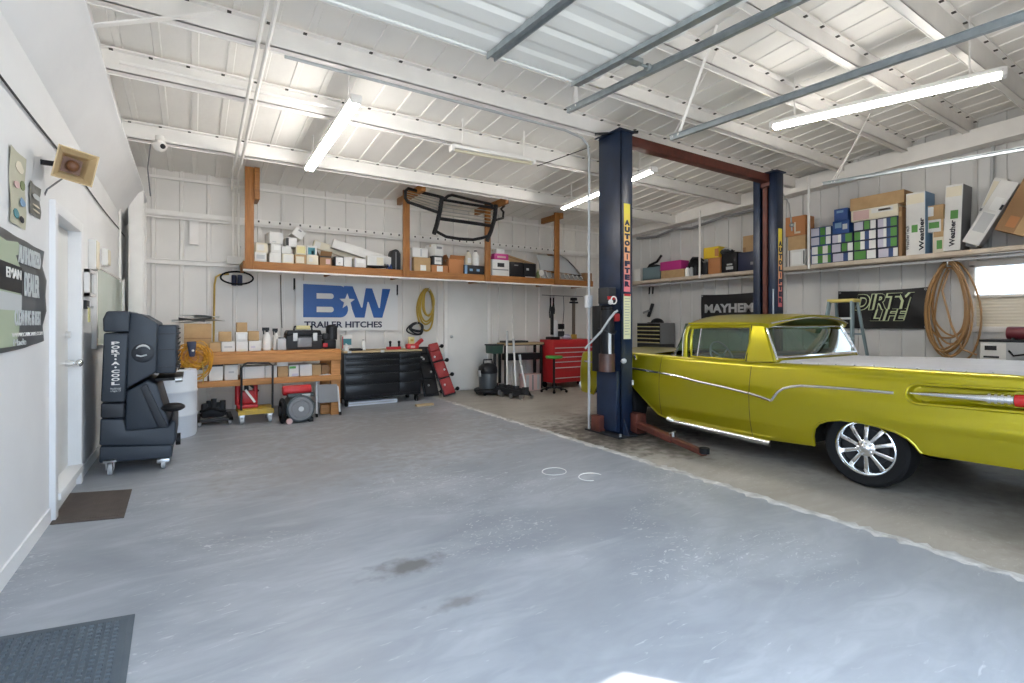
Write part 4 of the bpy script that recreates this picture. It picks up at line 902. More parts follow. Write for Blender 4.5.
carton('low pinkish white carton near the ends of the long boxes', (355, 366, 259, 268.2), 8.5, LZ, 'whitebox', group=G, patches=((.0, .0, .06, 1., 'lilac'), (.2, .5, .8, .8, 'paper')))
carton('white carton under the low end of the long white box', (367.5, 384, 256.5, 269), 8.52, LZ, 'whitebox', depth=.10, group=G, patches=((.1, .3, .45, .9, 'offwhite'), (.55, .3, .95, .9, 'cream')))
def longbox(label, p0, p1, Y, h, dep, m_, name='long_box'):
    a = aY(*p0, Y); b = aY(*p1, Y); T = thing(name, label, 'box', (a + b) / 2, group='long boxes on the wooden loft'); c = (a + b) / 2
    q = MB(); q.bar(a - c, b - c, dep, h); q.build('body', m_, T, bevel=.005)
    q = MB(); q.bar(a - c + (b - a) * .02, a - c + (b - a) * .12, dep + .004, h * .8); q.build('label', 'offwhite', T)
    return T
longbox('long white carton leaning down along the loft, upper of two', (332, 243.5), (391, 262.5), 8.72, .15, .12, 'whitebox')
longbox('long cream carton leaning below the long white carton', (313, 244), (367, 260.5), 8.86, .13, .10, 'cream')
T = thing('wiper_tubes', 'pair of black tubes lying sloped on the loft edge', 'tubes', aY(378, 268, 8.56)); a = aY(367, 266, 8.48) - T.location; b = aY(388, 267.5, 8.46) - T.location
for k in (0, 1): q = MB(); q.cyl(a + Vector((0, .05 * k, -.02 * k)), b + Vector((0, .05 * k, .012)), .016); q.build('tube', 'black', T)
T = thing('rolled_rubber', 'dark rolled rubber mat standing upright beside the second loft post', 'roll', aY(396.5, 270.5, 8.62) * 1.0); T.location.z = LZ + .001
q = MB(); q.prism([(-.085, 0), (.085, 0), (.085, .30), (.05, .36), (0, .385), (-.06, .365), (-.085, .31)], 0, .22, 'Y'); q.build('roll', 'dark', T, bevel=.02, seg=3); q = MB(); q.box(-.02, .0, -.004, .0, .0, .33); q.build('seam', 'grey', T)
T = thing('blue_clamps', 'two small blue clamps on the loft beside the dark roll', 'clamps', aY(389, 270, 8.52)); T.location.z = LZ + .001
for k in (0, 1): q = MB(); q.tube([(-.04 + .05 * k, 0, .01), (-.02 + .05 * k, 0, .09), (.0 + .05 * k, 0, .01)], .011, 6); q.build('clamp', 'blue', T)
carton('narrow lilac white box squeezed behind the second loft post', (408, 412, 255.6, 271.5), 8.62, LZ, 'lilac', group=G)
t1 = carton('tan cardboard box with a white shipping label on the loft', (414, 430.6, 258.7, 272.5), 8.5, LZ, 'tan', group=G, patches=((.38, .05, .72, .45, 'paper'),))
carton('white cartons side lying on the tan box with the shipping label', (412.5, 428, 249.5, 258.7), 8.5, top(t1), 'whitebox', group=G, patches=((.5, .1, .6, .9, 'lgrey'),))
o1 = carton('low orange-brown box with a white sticker on the loft edge', (431.6, 447.9, 267, 274), 8.5, LZ, 'orange_brown', group=G, patches=((.32, .1, .68, .9, 'paper'),))
o2 = carton('black and white box on the low orange-brown box', (432.5, 443, 257.8, 267), 8.52, top(o1), 'dark', group=G, patches=((.2, .1, .85, .85, 'paper'), (.3, .4, .8, .55, 'lgrey')))
carton('white box with black lettering topmost on the loft between the posts', (434.5, 444, 245.5, 257), 8.5, top(o2), 'whitebox', group=G, patches=((.2, .6, .8, .8, 'grey'),), rz=.2)
carton('open brown box with torn flaps beside the orange-brown box', (449, 464, 261, 275), 8.55, LZ, 'orange_brown', group=G, flaps=True)
te = carton('low dark box with teal end carrying the jugs', (464.6, 484.4, 267.5, 276.5), 8.5, LZ, 'dark', group=G, patches=((.0, .0, .13, 1., 'lblue'), (.25, .35, .4, .6, 'lblue'), (.6, .35, .75, .6, 'lblue')))
def jug(label, px, Y, z, m_, cap='dark', name='jug'):
    x0, x1, yt, yb = px; a = aY(x0, yb, Y); b = aY(x1, yb, Y); d = Y / ray((x0 + x1) / 2, yb)[1]; h = (yb - yt) * d / FOC; w = b.x - a.x
    T = thing(name, label, 'jug', ((a.x + b.x) / 2, Y + w / 2, z + .001), group='jugs and bottles'); q = MB(); r = w / 2
    q.lathe([(.001, 0), (r * .95, 0), (r, h * .03), (r, h * .58), (r * .8, h * .74), (r * .38, h * .86), (r * .36, h * .93), (.001, h * .93)], 16); q.build('body', m_, T)
    q = MB(); q.cyl((0, 0, h * .93), (0, 0, h), r * .42, n=12); q.build('cap', cap, T)
    q = MB(); q.tube([(r * .35, 0, h * .86), (r * .9, 0, h * .80), (r * 1.02, 0, h * .62), (r * .92, 0, h * .5)], r * .12, 6); q.build('handle', m_, T)
    q = MB(); q.box(-r * .55, r * .55, -r * 1.02, -r * .8, h * .15, h * .5); q.build('label', 'paper', T)
    return T
jug('cream oil jug on the teal-ended box', (466.6, 472.4, 252, 267), 8.56, top(te), 'cream'); jug('taller white jug beside the cream oil jug', (474, 480.6, 253, 268.5), 8.54, top(te), 'white')
w1 = carton('white box with a dark handle slot under the magenta box', (492.3, 509.3, 261.4, 277.5), 8.5, LZ, 'whitebox', group=G, patches=((.3, .55, .7, .8, 'dark'), (.02, .35, .95, .42, 'grey')))
w2 = carton('magenta box with white lettering on the slotted white box', (494.5, 508.5, 255.5, 261.4), 8.5, top(w1), 'magenta', group=G, patches=((.2, .3, .8, .6, 'pink'),))
carton('small white box topmost above the magenta box', (496.5, 504.5, 250.5, 255.5), 8.52, top(w2), 'whitebox', group=G)
carton('black carton beside the slotted white box', (510.5, 523.2, 263.7, 278.4), 8.5, LZ, 'black', group=G, patches=((.3, .75, .6, .82, 'grey'),), tape=False)
carton('black carton with a faded emblem, nearer the chrome grille', (524, 536, 264.9, 279), 8.5, LZ, 'black', group=G, patches=((.2, .5, .4, .65, 'lgrey'), (.1, .0, .9, .06, 'lgrey')), tape=False)
a = aY(506, 257, 8.95); b = aY(536, 264, 8.95); T = thing('cardboard_sheet', 'tan cardboard sheet leaning behind the black cartons', 'cardboard', (a.x, 8.95, LZ + .001)); q = MB(); q.prism([(0, .0), (b.x - a.x, 0), (b.x - a.x, b.z - LZ), (0, a.z - LZ + .06)], 0, .012, 'Y'); q.build('sheet', 'tan', T); q = MB(); q.prism([(.02, a.z - LZ + .03), (b.x - a.x - .02, b.z - LZ - .03), (b.x - a.x - .02, b.z - LZ - .05), (.02, a.z - LZ + .01)], -.003, 0, 'Y'); q.build('crease', 'brown', T)
T = thing('yellow_bottle', 'slim yellow-green bottle between the black carton and the chrome grille', 'bottle', aY(538, 277, 8.6)); T.location.z = LZ + .001
q = MB(); q.lathe([(.001, 0), (.038, 0), (.04, .02), (.04, .12), (.02, .15), (.001, .15)], 14); q.build('body', 'olive', T); q = MB(); q.cyl((0, 0, .15), (0, 0, .185), .018); q.build('cap', 'gyellow', T)
# chrome grille of an old car standing on the loft
T = thing('chrome_grille', 'chrome car grille with a toothed bar standing on the loft beside the last post', 'grille', aY(562, 279, 8.5)); T.location.z = LZ + .001; o = Vector(T.location)
def gp(px, py, dy=0.): v = aY(px, py, 8.55) - o; return Vector((v.x, v.y + dy, v.z))
A = [gp(537, 254), gp(548, 255), gp(560, 255.5), gp(566, 259), gp(573, 266), gp(580, 274), gp(582, 279)]
q = MB(); q.tube(A, .022, 8); q.build('surround', 'chrome', T)
q = MB(); q.prism([(p.x, p.z) for p in A] + [(gp(582, 281).x, .0), (gp(543, 281).x, 0), (gp(540, 262).x, gp(540, 262).z)], .08, .10, 'Y'); q.build('backing', 'lgrey', T)
q = MB(); q.bar(gp(543, 271, -.02), gp(582, 276.5, -.02), .03, .035); q.build('top_bar', 'chrome', T); q = MB(); q.bar(gp(543, 277.5, -.02), gp(583, 281, -.02), .03, .03); q.build('bottom_bar', 'steel', T)
for k in range(9):
    f = k / 8; a = gp(545, 271.5).lerp(gp(580, 276.5), f); q = MB(); q.bar(a + Vector((0, -.03, 0)), Vector((a.x, -.03, .02)), .03, .03); q.build('tooth', 'chrome', T, bevel=.006)
q = MB(); q.lathe([(.001, .0), (.05, .0), (.065, .015), (.05, .02), (.001, .01)], 16, T=TM(tuple(gp(541, 273)), (PI / 2, 0, 0))); q.build('lamp_ring', 'white', T)
carton('brown carton at the far end of the loft', (584.5, 592, 274.5, 283), 8.6, LZ, 'brown', group=G)
# brush guard hung from the loft posts
T = thing('brush_guard', 'black tubular truck brush guard hung from the loft posts', 'brush guard', aY(465, 215, 8.15)); o = Vector(T.location)
def bg_(px, py, dy=0.): return aY(px, py, 8.15 + dy) - o
q = MB(); q.tube([bg_(442, 196.5), bg_(440, 211), bg_(437, 224), bg_(434, 234)], .042, 8); q.build('upright', 'black', T)
q = MB(); q.tube([bg_(496, 205), bg_(494.5, 219), bg_(491, 231), bg_(487, 241)], .042, 8); q.build('upright', 'black', T)
q = MB(); q.tube([bg_(441, 197), bg_(424, 193), bg_(408, 188.5, -.1), bg_(405.2, 191, -.12), bg_(405.4, 198, -.12), bg_(408, 202, -.1), bg_(424, 207.5), bg_(438.5, 212.5)], .028, 8); q.build('lamp_hoop', 'black', T)
for k in range(4):
    f = (k + 1) / 5; q = MB(); q.tube([bg_(441.5 - 3 * f, 197 + 15 * f), bg_(406, 189.5 + 11 * f, -.1)], .008, 6); q.build('lamp_bar', 'steel', T)
q = MB(); q.tube([bg_(445, 198.5), bg_(448, 196), bg_(452, 195), bg_(470, 199.5), bg_(490, 204), bg_(493, 206)], .026, 8); q.build('top_tube', 'black', T)
q = MB(); q.tube([bg_(442, 199.5), bg_(468, 204), bg_(494, 208)], .026, 8); q.build('cross_tube', 'black', T)
q = MB(); q.tube([bg_(439.5, 218.5), bg_(465, 222), bg_(492, 225.8)], .032, 8); q.build('cross_tube', 'black', T)
q = MB(); q.tube([bg_(435.5, 231), bg_(446, 236.7), bg_(459, 238.8), bg_(473, 239.7), bg_(482, 238), bg_(488, 236)], .028, 8); q.build('lower_tube', 'black', T)
for k in range(4):
    f = (k + 1) / 5; q = MB(); q.tube([bg_(442 - 2 * f, 200 + 18 * f), bg_(494.5 - 1.5 * f, 208.5 + 17 * f)], .008, 6); q.build('centre_bar', 'steel', T)
q = MB(); q.tube([bg_(496, 207), bg_(500, 203, .1), bg_(504, 201, .2), bg_(504, 206, .2), bg_(501, 209, .15), bg_(503.5, 212, .2), bg_(503, 218, .2), bg_(496, 220)], .024, 8); q.build('lamp_hoop', 'black', T)
# security camera
a = aY(160, 146, 7.62); T = thing('security_camera', 'white dome security camera under the last ceiling purlin', 'camera', (a.x, a.y, a.z)); q = MB(); q.ball((0, 0, 0), .075, 16, 10); q.cyl((0, 0, 0), (0, 0, .12), .05, n=16); q.build('housing', 'white', T); q = MB(); q.ball((.03, -.055, -.015), .032, 12, 8); q.build('lens', 'black', T)
q = MB(); q.tube([(0, 0, .1), (-.1, .1, .05), (-.15, .4, -.2), (-.15, .9, -.45)], .008, 6); q.build('cable', 'grey', T)
# conduits
for dx, lab in ((0., 'white conduit running down the roof and back wall, nearer the corner of the pair'), (.075, 'white conduit running down the roof and back wall, nearer the loft post of the pair')):
    X = .475 + dx; q = MB(); q.tube([(X, 2.0, roofz(2.) - .27)] + [(X, y, roofz(y) - .26) for y in (4.0, 6.5, 8.4)] + [(X + .04, 9.05, roofz(9.05) - .22), (X + .05, 9.17, 3.5), (X + .06, 9.17, 3.0), (X + .06, 9.17, 2.45)], .019, 8); tag(q.build('ceiling_conduit', 'trimw'), lab, 'pipe')
q = MB(); q.tube([(-.58, 5.82, 3.80), (1.3, 5.82, 3.82), (1.62, 5.82, 3.84)], .018, 8); tag(q.build('ceiling_conduit', 'trimw'), 'white conduit across the ceiling ending at the lit lamp over the workbench', 'pipe')
q = MB(); q.box(.44, .66, 9.1, 9.2, 2.34, 2.46); tag(q.build('junction_box', 'offwhite', None, bevel=.006), 'white junction box at the foot of the conduit pair', 'electrical box')
# air regulator with copper pipe
a = aY(237, 279, 9.2); T = thing('air_regulator', 'air line regulator with black hose loop under the junction box', 'regulator', (a.x, 9.2, a.z)); o = Vector(T.location)
f_ = lambda px, py, y=9.18: aY(px, py, y) - o
q = MB(); q.tube([f_(213.5, 352), f_(214, 320), f_(214.5, 285), f_(216, 277), f_(220, 274.6), f_(229, 274)], .014, 8); q.build('copper_pipe', 'ochre', T)
for px_ in (234, 240): q = MB(); c = f_(px_, 280); q.cyl(c + Vector((0, 0, -.09)), c + Vector((0, 0, .08)), .036, n=14); q.build('filter_bowl', 'navy', T, bevel=.008)
q = MB(); c = f_(237, 278); q.tube([(c.x + .23 * math.cos(2 * PI * k / 24), -.05, c.z + .10 * math.sin(2 * PI * k / 24)) for k in range(24)], .014, 8, closed=True); q.build('hose_loop', 'rubber', T)
q = MB(); q.tube([f_(239.5, 270), f_(239.5, 248)], .012, 8); q.ball(f_(239.5, 247), .02, 8, 6); q.build('drop_pipe', 'lgrey', T)
# hitch banner
c = [aY(295.5, 280, 9.27), aY(398, 284.5, 9.27), aY(397.5, 331, 9.27), aY(296, 330, 9.27)]
x0, x1 = (c[0].x + c[3].x) / 2, (c[1].x + c[2].x) / 2; zt, zb = (c[0].z + c[1].z) / 2, (c[2].z + c[3].z) / 2; W, H = x1 - x0, zt - zb
T = thing('wall_banner', 'white banner with big blue BW lettering on the back wall above the workbench', 'banner', (x0, 9.27, zb))
q = MB(); q.grid([[(W * i / 24, .006 * math.sin(i * 1.1 + j), H * j / 8 - (.015 * math.sin(PI * i / 24) if j == 8 else 0)) for i in range(25)] for j in range(9)]); q.build('sheet', mat('white_vinyl_banner', (.78, .78, .77), .4), T)
M['bwblue'] = mat('banner_blue', (.012, .10, .36), .4)
# the B: a wide slab with rounded right side and two windows; the W; a white star between them
def sx(u): return W * (.065 + .865 * u)
def sz(v): return H * v
def poly(nm, pts, m_, y0, y1, holes=()):
    q = MB(); q.prism([(sx(u), sz(v)) for u, v in pts], y0, y1, 'Y'); return q.build(nm, m_, T, smooth=0)
arc = lambda cx, cy, rx, ry, a0, a1, n=9: [(cx + rx * math.cos(a0 + (a1 - a0) * k / (n - 1)), cy + ry * math.sin(a0 + (a1 - a0) * k / (n - 1))) for k in range(n)]
B = [(.0, .93), (.0, .27), (.40, .27)] + arc(.40, .44, .085, .17, -PI / 2, PI / 2 * .6, 8) + [(.40, .62)] + arc(.40, .76, .075, .16, -PI / 2 * .6, PI / 2, 8)
poly('letter', B, 'bwblue', -.014, -.010)
for v in (.70, .43): poly('letter_opening', [(.14, v - .055), (.29, v - .055)] + arc(.30, v, .025, .055, -PI / 2, PI / 2, 6) + [(.29, v + .055), (.14, v + .055)], 'white', -.017, -.013)
Wp = [(.44, .92), (.545, .92), (.645, .48), (.66, .48), (.70, .89), (.775, .89), (.855, .48), (.87, .48), (.90, .89), (1.0, .89), (.90, .27), (.795, .27), (.735, .60), (.72, .60), (.685, .27), (.575, .27)]
poly('letter', [(u * .985, v) for u, v in Wp[:7] + Wp[7:]], 'bwblue', -.0145, -.0105)
poly('star', [(.475 + (.09 if k % 2 == 0 else .038) * math.cos(PI / 2 + PI * k / 5), .60 + (.17 if k % 2 == 0 else .072) * math.sin(PI / 2 + PI * k / 5)) for k in range(10)], 'white', -.020, -.016)
lettering('lettering', 'TRAILER HITCHES', W * .755, sz(.13), 'navy', T, TM((sx(.01), -.012, sz(.06))), .003, .025)
for px_, py_ in ((294.5, 284), (397.5, 290)):
    a = aY(px_, py_, 9.26); T2 = thing('hook_strap', 'black strap on the back wall beside the blue banner, %s' % ('nearer the conduit' if px_ < 300 else 'nearer the yellow hose'), 'strap', (a.x, 9.27, a.z - .1)); q = MB(); q.box(-.015, .015, 0, .012, 0, .2); q.build('strap', 'black', T2); q = MB(); q.tube([(0, 0, .0), (0, -.02, -.02), (0, -.03, .01)], .006, 6); q.build('hook', 'steel', T2)
def coil(name, label, pxc, pyc, Y, wpx, hpx, n, r, m_, turns_spread=.03, cat='hose', extra=None):
    c = aY(pxc, pyc, Y); d = Y / ray(pxc, pyc)[1]; T = thing(name, label, cat, c); a, b = wpx * d / FOC / 2, hpx * d / FOC / 2
    for i in range(n):
        pts = []; s_ = 1 - turns_spread * i * 2 + R_.uniform(-.05, .05); ox = R_.uniform(-.06, .06) * a; ph = R_.uniform(0, 6)
        for k in range(30):
            t = 2 * PI * k / 30; pts.append((a * s_ * math.cos(t) * (1 + .06 * math.sin(3 * t + ph)) + ox, -r * 1.9 * i - r, b * (s_ * math.sin(t) + (1 - s_)) + .02 * math.sin(2 * t + ph)))
        q = MB(); q.tube(pts, r, 7, closed=True); q.build('coil', m_, T)
    q = MB(); q.tube([(0, .04, b + .0), (0, -r * 2 * n, b - .02), (0, -r * 2 * n - .01, b + .05)], .008, 6); q.build('hook', 'steel', T)
    return T
M['hosey'] = mat('yellow_air_hose', (.50, .34, .06), .45)
coil('air_hose', 'coiled yellow air hose hung on the back wall beside the white door', 425.5, 310, 9.26, 17, 40, 5, .018, 'hosey', .05)
coil('cable_coil', 'grey coiled cable hung under the yellow air hose', 415, 329.5, 9.2, 17, 12, 4, .014, 'dark', .06, 'cable')
q = MB(); q.tube([aY(280.5, 275, 9.28), aY(281, 300, 9.28), aY(282, 328, 9.28)], .006, 6); tag(q.build('hanging_line', 'dark'), 'thin dark cord hanging down the back wall before the blue banner', 'cord')
# ================================================================ workbench
BY, BZ = 7.9, 1.0
T = thing('workbench', 'two-tier lumber workbench loaded with boxes along the back wall', 'workbench', (-.15, BY, 0)); W = 2.05
q = MB(); q.box(0, W, -.02, .85, .955, BZ); q.build('bench_top', 'woodx', T, bevel=.005)
q = MB(); q.box(0, W, -.04, 0, .835, .955); q.build('front_rail', 'woodx', T, bevel=.004)
q = MB(); q.box(0, W, -.02, .80, .575, .61); q.build('lower_shelf', 'woodx', T, bevel=.005)
q = MB(); q.box(0, W, -.04, -.02, .53, .61); q.build('shelf_rail', 'woodx', T, bevel=.004)
for x in (.0, W - .14):
    for y in (.0, .72):
        q = MB(); q.box(x, x + .09 + (.05 if x else 0), y, y + .09, 0, .955); q.build('leg', 'woodx', T, bevel=.004)
q = MB(); q.box(W - .26, W - .1, .12, .22, .0, .14); q.build('foot_block', 'woodx', T, bevel=.004)
GB = 'cartons on the workbench'; GS = 'cartons on the lower bench shelf'
bb1 = carton('large brown cardboard box with papers on it at the cooler end of the bench', (184, 211.6, 326, 353.5), 8.35, BZ, 'tan', .3, GB, patches=((.0, .45, 1., .48, 'brown'),))
T = thing('paper_pile', 'loose grey and white papers on the large brown box', 'papers', Vector(bpy.data.objects[bb1.name].location) + Vector((0, .12, top(bb1) - BZ)))
for k in range(6):
    q = MB(); a = R_.uniform(-.15, .15); q.grid([[(R_.uniform(-.0, .0) + x + a, y, .004 + .016 * k + .02 * (1 + math.sin(x * 9 + k * 1.7 + y * 8))) for x in (-.2, -.1, 0, .1, .2)] for y in (-.12, .0, .12)]); q.build('sheet', ('paper', 'lgrey', 'offwhite', 'grey', 'paper', 'lgrey')[k], T)
s1 = carton('tan carton at the orange cord end of the bench row', (209.5, 220.8, 343, 352.6), 7.98, BZ, 'tan', .25, GB)
s2 = carton('white carton with a grey mark, second in the bench row', (221.5, 234.8, 342.4, 352.4), 7.98, BZ, 'whitebox', .25, GB, patches=((.2, .4, .8, .55, 'lgrey'),))
carton('tan carton standing between the first two bench cartons', (219, 231.5, 332.4, 342.2), 8.0, top(s2), 'tan', .22, GB)
s3 = carton('white carton with a yellow line, third in the bench row', (236.2, 248, 342.4, 352), 7.98, BZ, 'whitebox', .25, GB, patches=((.2, .1, .8, .16, 'gyellow'),))
s4 = carton('white carton in the middle of the three-high bench stack', (235.8, 247.6, 333, 342.3), 7.99, top(s3), 'whitebox', .24, GB, patches=((.2, .3, .8, .8, 'paper'),))
carton('tan carton topmost of the three-high bench stack', (237, 247.3, 323.3, 333), 8.0, top(s4), 'tan', .22, GB)
s5 = carton('white carton at the spray bottle end of the bench row', (249, 261.4, 341.6, 351.7), 7.98, BZ, 'whitebox', .25, GB, patches=((.15, .3, .5, .5, 'lilac'),))
carton('tan carton on the white carton nearest the spray bottles', (248.4, 259, 332, 341.6), 8.0, top(s5), 'tan', .22, GB)
def spray(label, px, Y, z, m_='white'):
    x0, x1, yt, yb = px; a = aY((x0 + x1) / 2, yb, Y); d = Y / ray(x0, yb)[1]; h = (yb - yt) * d / FOC; r = (x1 - x0) * d / FOC / 2
    T = thing('spray_bottle', label, 'bottle', (a.x, Y + r, z + .001), group='spray bottles on the bench')
    q = MB(); q.lathe([(.001, 0), (r, 0), (r, h * .55), (r * .75, h * .66), (r * .3, h * .76), (r * .3, h * .84), (.001, h * .84)], 14); q.build('body', m_, T)
    q = MB(); q.box(-r * 1.1, r * .5, -r * .3, r * .3, h * .86, h); q.box(-r * .9, -r * .6, -r * .15, r * .15, h * .70, h * .88); q.cyl((0, 0, h * .8), (0, 0, h * .88), r * .35, n=10); q.build('trigger_head', 'dark', T)
spray('white spray bottle, taller of the two on the bench', (263.5, 271.5, 328, 351), 8.05, BZ); spray('white spray bottle beside the grey tin', (273.5, 279.5, 329, 350.5), 8.12, BZ, 'offwhite')
T = thing('metal_tin', 'grey square tin between the spray bottles and toolbox', 'tin', aY(282, 350.6, 8.0)); T.location.z = BZ + .001
q = MB(); q.box(-.06, .06, 0, .12, 0, .17); q.build('body', 'lgrey', T, bevel=.012); q = MB(); q.cyl((0, .06, .17), (0, .06, .19), .045, n=16); q.build('lid', 'grey', T)
# toolbox
a = aY(286.5, 350, 8.0); b = aY(322, 350, 8.0); w = b.x - a.x
T = thing('toolbox', 'black toolbox with yellow handle and silver latches on the bench', 'toolbox', ((a.x + b.x) / 2, 8.0, BZ + .001))
q = MB(); q.box(-w / 2, w / 2, 0, .26, 0, .21); q.build('body', 'dark', T, bevel=.012); q = MB(); q.prism([(-w / 2 - .005, .212), (w / 2 + .005, .212), (w / 2 - .02, .29), (-w / 2 + .02, .29)], -.006, .266, 'Y'); q.build('lid', 'black', T, bevel=.012)
for u in (-.26, .30): q = MB(); q.box(w * u - .03, w * u + .03, -.016, .004, .13, .25); q.build('latch', 'silver', T, bevel=.004)
q = MB(); q.tube([(-.13, .13, .28), (-.12, .13, .345), (.12, .13, .345), (.13, .13, .28)], .014, 8); q.build('handle', 'black', T); q = MB(); q.box(-.10, .10, .10, .155, .30, .36); q.build('handle_grip', 'gyellow', T, bevel=.012)
q = MB(); q.box(-w * .2, w * .2, -.008, .0, .04, .18); q.build('front_panel', 'grey', T, bevel=.003)
a = aY(331, 349.6, 8.0); T = thing('cordless_blower', 'black rounded power tool beside the toolbox on the bench', 'power tool', (a.x, 8.0, BZ + .001))
q = MB(); q.box(-.10, .08, 0, .2, 0, .14); q.build('base', 'black', T, bevel=.02); q = MB(); q.cyl((.03, .1, .14), (.03, .1, .34), .085, n=20); q.ball((.03, .1, .34), .085, 16, 8, sc=(1, 1, .4)); q.build('drum', 'plastic', T)
q = MB(); q.box(-.11, -.03, .02, .16, .14, .24); q.build('grip', 'dark', T, bevel=.02); q = MB(); q.box(-.12, -.05, -.012, .0, .03, .09); q.build('trigger', 'red', T, bevel=.004)
LZ2 = .61
l1 = carton('white carton half behind the barrel on the lower bench shelf', (195, 207.4, 371.5, 383), 7.96, LZ2, 'whitebox', .3, GS)
carton('white carton with dark lid on the lower shelf, nearest the barrel', (209, 223, 367, 384), 7.92, LZ2, 'whitebox', .3, GS, patches=((-.02, .84, 1.02, 1.02, 'dark'), (.3, .2, .7, .4, 'offwhite')), tape=False)
carton('white carton with dark lid on the lower shelf, under the tan stack', (224.5, 238, 364.5, 382), 7.92, LZ2, 'whitebox', .3, GS, patches=((-.02, .86, 1.02, 1.02, 'dark'), (.3, .4, .7, .5, 'lgrey')), tape=False)
carton('wide white carton behind the push cart handle', (241.5, 264.7, 369.8, 382), 7.96, LZ2, 'whitebox', .3, GS, patches=((.12, .0, .14, 1., 'lgrey'),))
carton('white carton between the cart handle and the stacked pair', (265.2, 277, 369, 381), 7.96, LZ2, 'whitebox', .3, GS, patches=((.5, .1, .55, .9, 'lgrey'),))
t2 = carton('tan carton beneath a white one on the lower bench shelf', (278, 288, 369.8, 380.6), 7.94, LZ2, 'tan', .3, GS)
carton('white carton stacked on the tan carton under the bench top', (277, 288, 360.8, 369.6), 7.95, top(t2), 'whitebox', .28, GS)
carton('white carton with green and lilac label on the lower shelf', (289, 298.8, 368.3, 379.8), 7.94, LZ2, 'whitebox', .3, GS, patches=((.05, .7, .7, .9, 'green'), (.3, .05, .95, .25, 'lilac')))
carton('plain white carton at the stool end of the lower shelf', (300, 312, 367, 378.6), 7.94, LZ2, 'whitebox', .3, GS, patches=((.2, .4, .8, .55, 'offwhite'),))
carton('tan carton at the stool end of the lower shelf', (312.3, 321, 367, 377.6), 7.96, LZ2, 'tan', .3, GS)
carton('dark brown carton last on the lower shelf by the bench leg', (321.6, 329, 367, 377), 7.98, LZ2, 'brown', .3, GS)
# orange extension cord hung on the bench
c = aY(193, 358, 7.82); M['cordo'] = mat('orange_cord', (.62, .25, .02), .5, col2=(.55, .32, .03), scale=3)
T = thing('extension_cord', 'tangled orange extension cord hung in a coil on the bench front', 'cord', c)
for i in range(13):
    ra = R_.uniform(.10, .22); ox, oz = R_.uniform(-.06, .06), R_.uniform(-.06, .05); ph = R_.uniform(0, 6); q = MB()
    q.tube([(ox + ra * math.cos(t) * (1 + .12 * math.sin(2 * t + ph)), R_.uniform(-.03, .03), oz + ra * 1.05 * math.sin(t) * (1 + .12 * math.cos(3 * t + ph))) for t in [2 * PI * k / 26 for k in range(26)]], .008, 6, closed=True); q.build('loop', 'cordo', T)
q = MB(); q.tube([(.10, -.02, -.05), (.12, -.03, -.2), (.11, -.02, -.34), (.13, -.02, -.2)], .008, 6); q.build('tail', 'ochre', T)
q = MB(); q.prism([(-.07, .22), (.04, .22), (.02, .02), (-.04, .02)], -.07, -.03, 'Y'); q.build('plug_block', 'navy', T, bevel=.01); q = MB(); q.ball((.0, -.075, .10), .016, 10, 6); q.build('plug_light', 'white', T)
# barrel
T = thing('barrel', 'white plastic barrel between the cooler and the workbench', 'barrel', (-.25, 7.5, 0)); M['barrelw'] = mat('bluish_white_plastic', (.70, .74, .80), .4, col2=(.64, .68, .74), scale=3)
q = MB(); q.lathe([(.001, .0), (.27, .0), (.285, .03), (.285, .25), (.291, .26), (.291, .28), (.285, .29), (.285, .54), (.291, .55), (.291, .57), (.285, .58), (.285, .79), (.275, .82), (.001, .82)], 40); q.build('body', 'barrelw', T)
for x in (-.1, .12): q = MB(); q.cyl((x, .05, .82), (x, .05, .835), .03, n=14); q.build('bung', 'dark', T)
# black engine block on a dolly
a = aZ(196, 428, 0); b = aZ(233, 424, 0); T = thing('engine_dolly', 'low dolly carrying dark engine parts under the bench', 'dolly', (a.x, a.y, 0)); w = b.x - a.x
q = MB(); q.box(0, w, .0, .05, .06, .10); q.box(0, w, .5, .55, .06, .10); q.box(0, .05, 0, .55, .06, .10); q.box(w - .05, w, 0, .55, .06, .10); q.build('frame', 'dark', T, bevel=.004, weld=False)
for x in (.04, w - .04):
    for y in (.03, .5): q = MB(); q.cyl((x - .018, y, .04), (x + .018, y, .04), .04, n=16); q.build('caster', 'grey', T)
q = MB(); q.box(.06, w - .1, .08, .48, .10, .26); q.build('gearbox', 'black', T, bevel=.03)
for k in range(5): q = MB(); x = .10 + (w - .22) * k / 4; q.cyl((x, .1 + .05 * (k % 2), .2), (x, .1 + .05 * (k % 2), .30 + .03 * (k % 3)), .035, n=12); q.build('port', 'dark', T)
q = MB(); q.tube([(.05, .1, .2), (w * .4, .02, .24), (w * .8, .06, .18)], .018, 8); q.build('pipe', 'rubber', T)
# yellow push cart with a red jack
a = aZ(242, 424.5, 0); b = aZ(270, 422, 0); w = b.x - a.x; T = thing('push_cart', 'small yellow platform cart with bent tube handle in front of the bench', 'cart', (a.x, a.y - .02, 0))
M['carty'] = mat('worn_yellow_paint', (.58, .38, .03), .5, col2=(.30, .2, .05), scale=9)
q = MB(); q.box(-.05, w + .05, -.02, .42, .155, .20); q.build('platform', 'carty', T, bevel=.008); q = MB(); q.box(-.05, w + .05, -.025, -.012, .13, .17); q.box(-.05, w + .05, .41, .425, .13, .17); q.build('skirt', 'carty', T, weld=False)
for x in (.0, w):
    for y in (.02, .38):
        q = MB(); q.cyl((x - .018, y, .05), (x + .018, y, .05), .05, n=18); cw_ = q.build('caster', 'lgrey', T); q = MB(); q.box(x - .03, x + .03, y - .03, y + .03, .10, .135); q.box(x - .026, x - .021, y - .02, y + .02, .04, .11); q.box(x + .021, x + .026, y - .02, y + .02, .04, .11); q.build('fork', 'steel', cw_, weld=False)
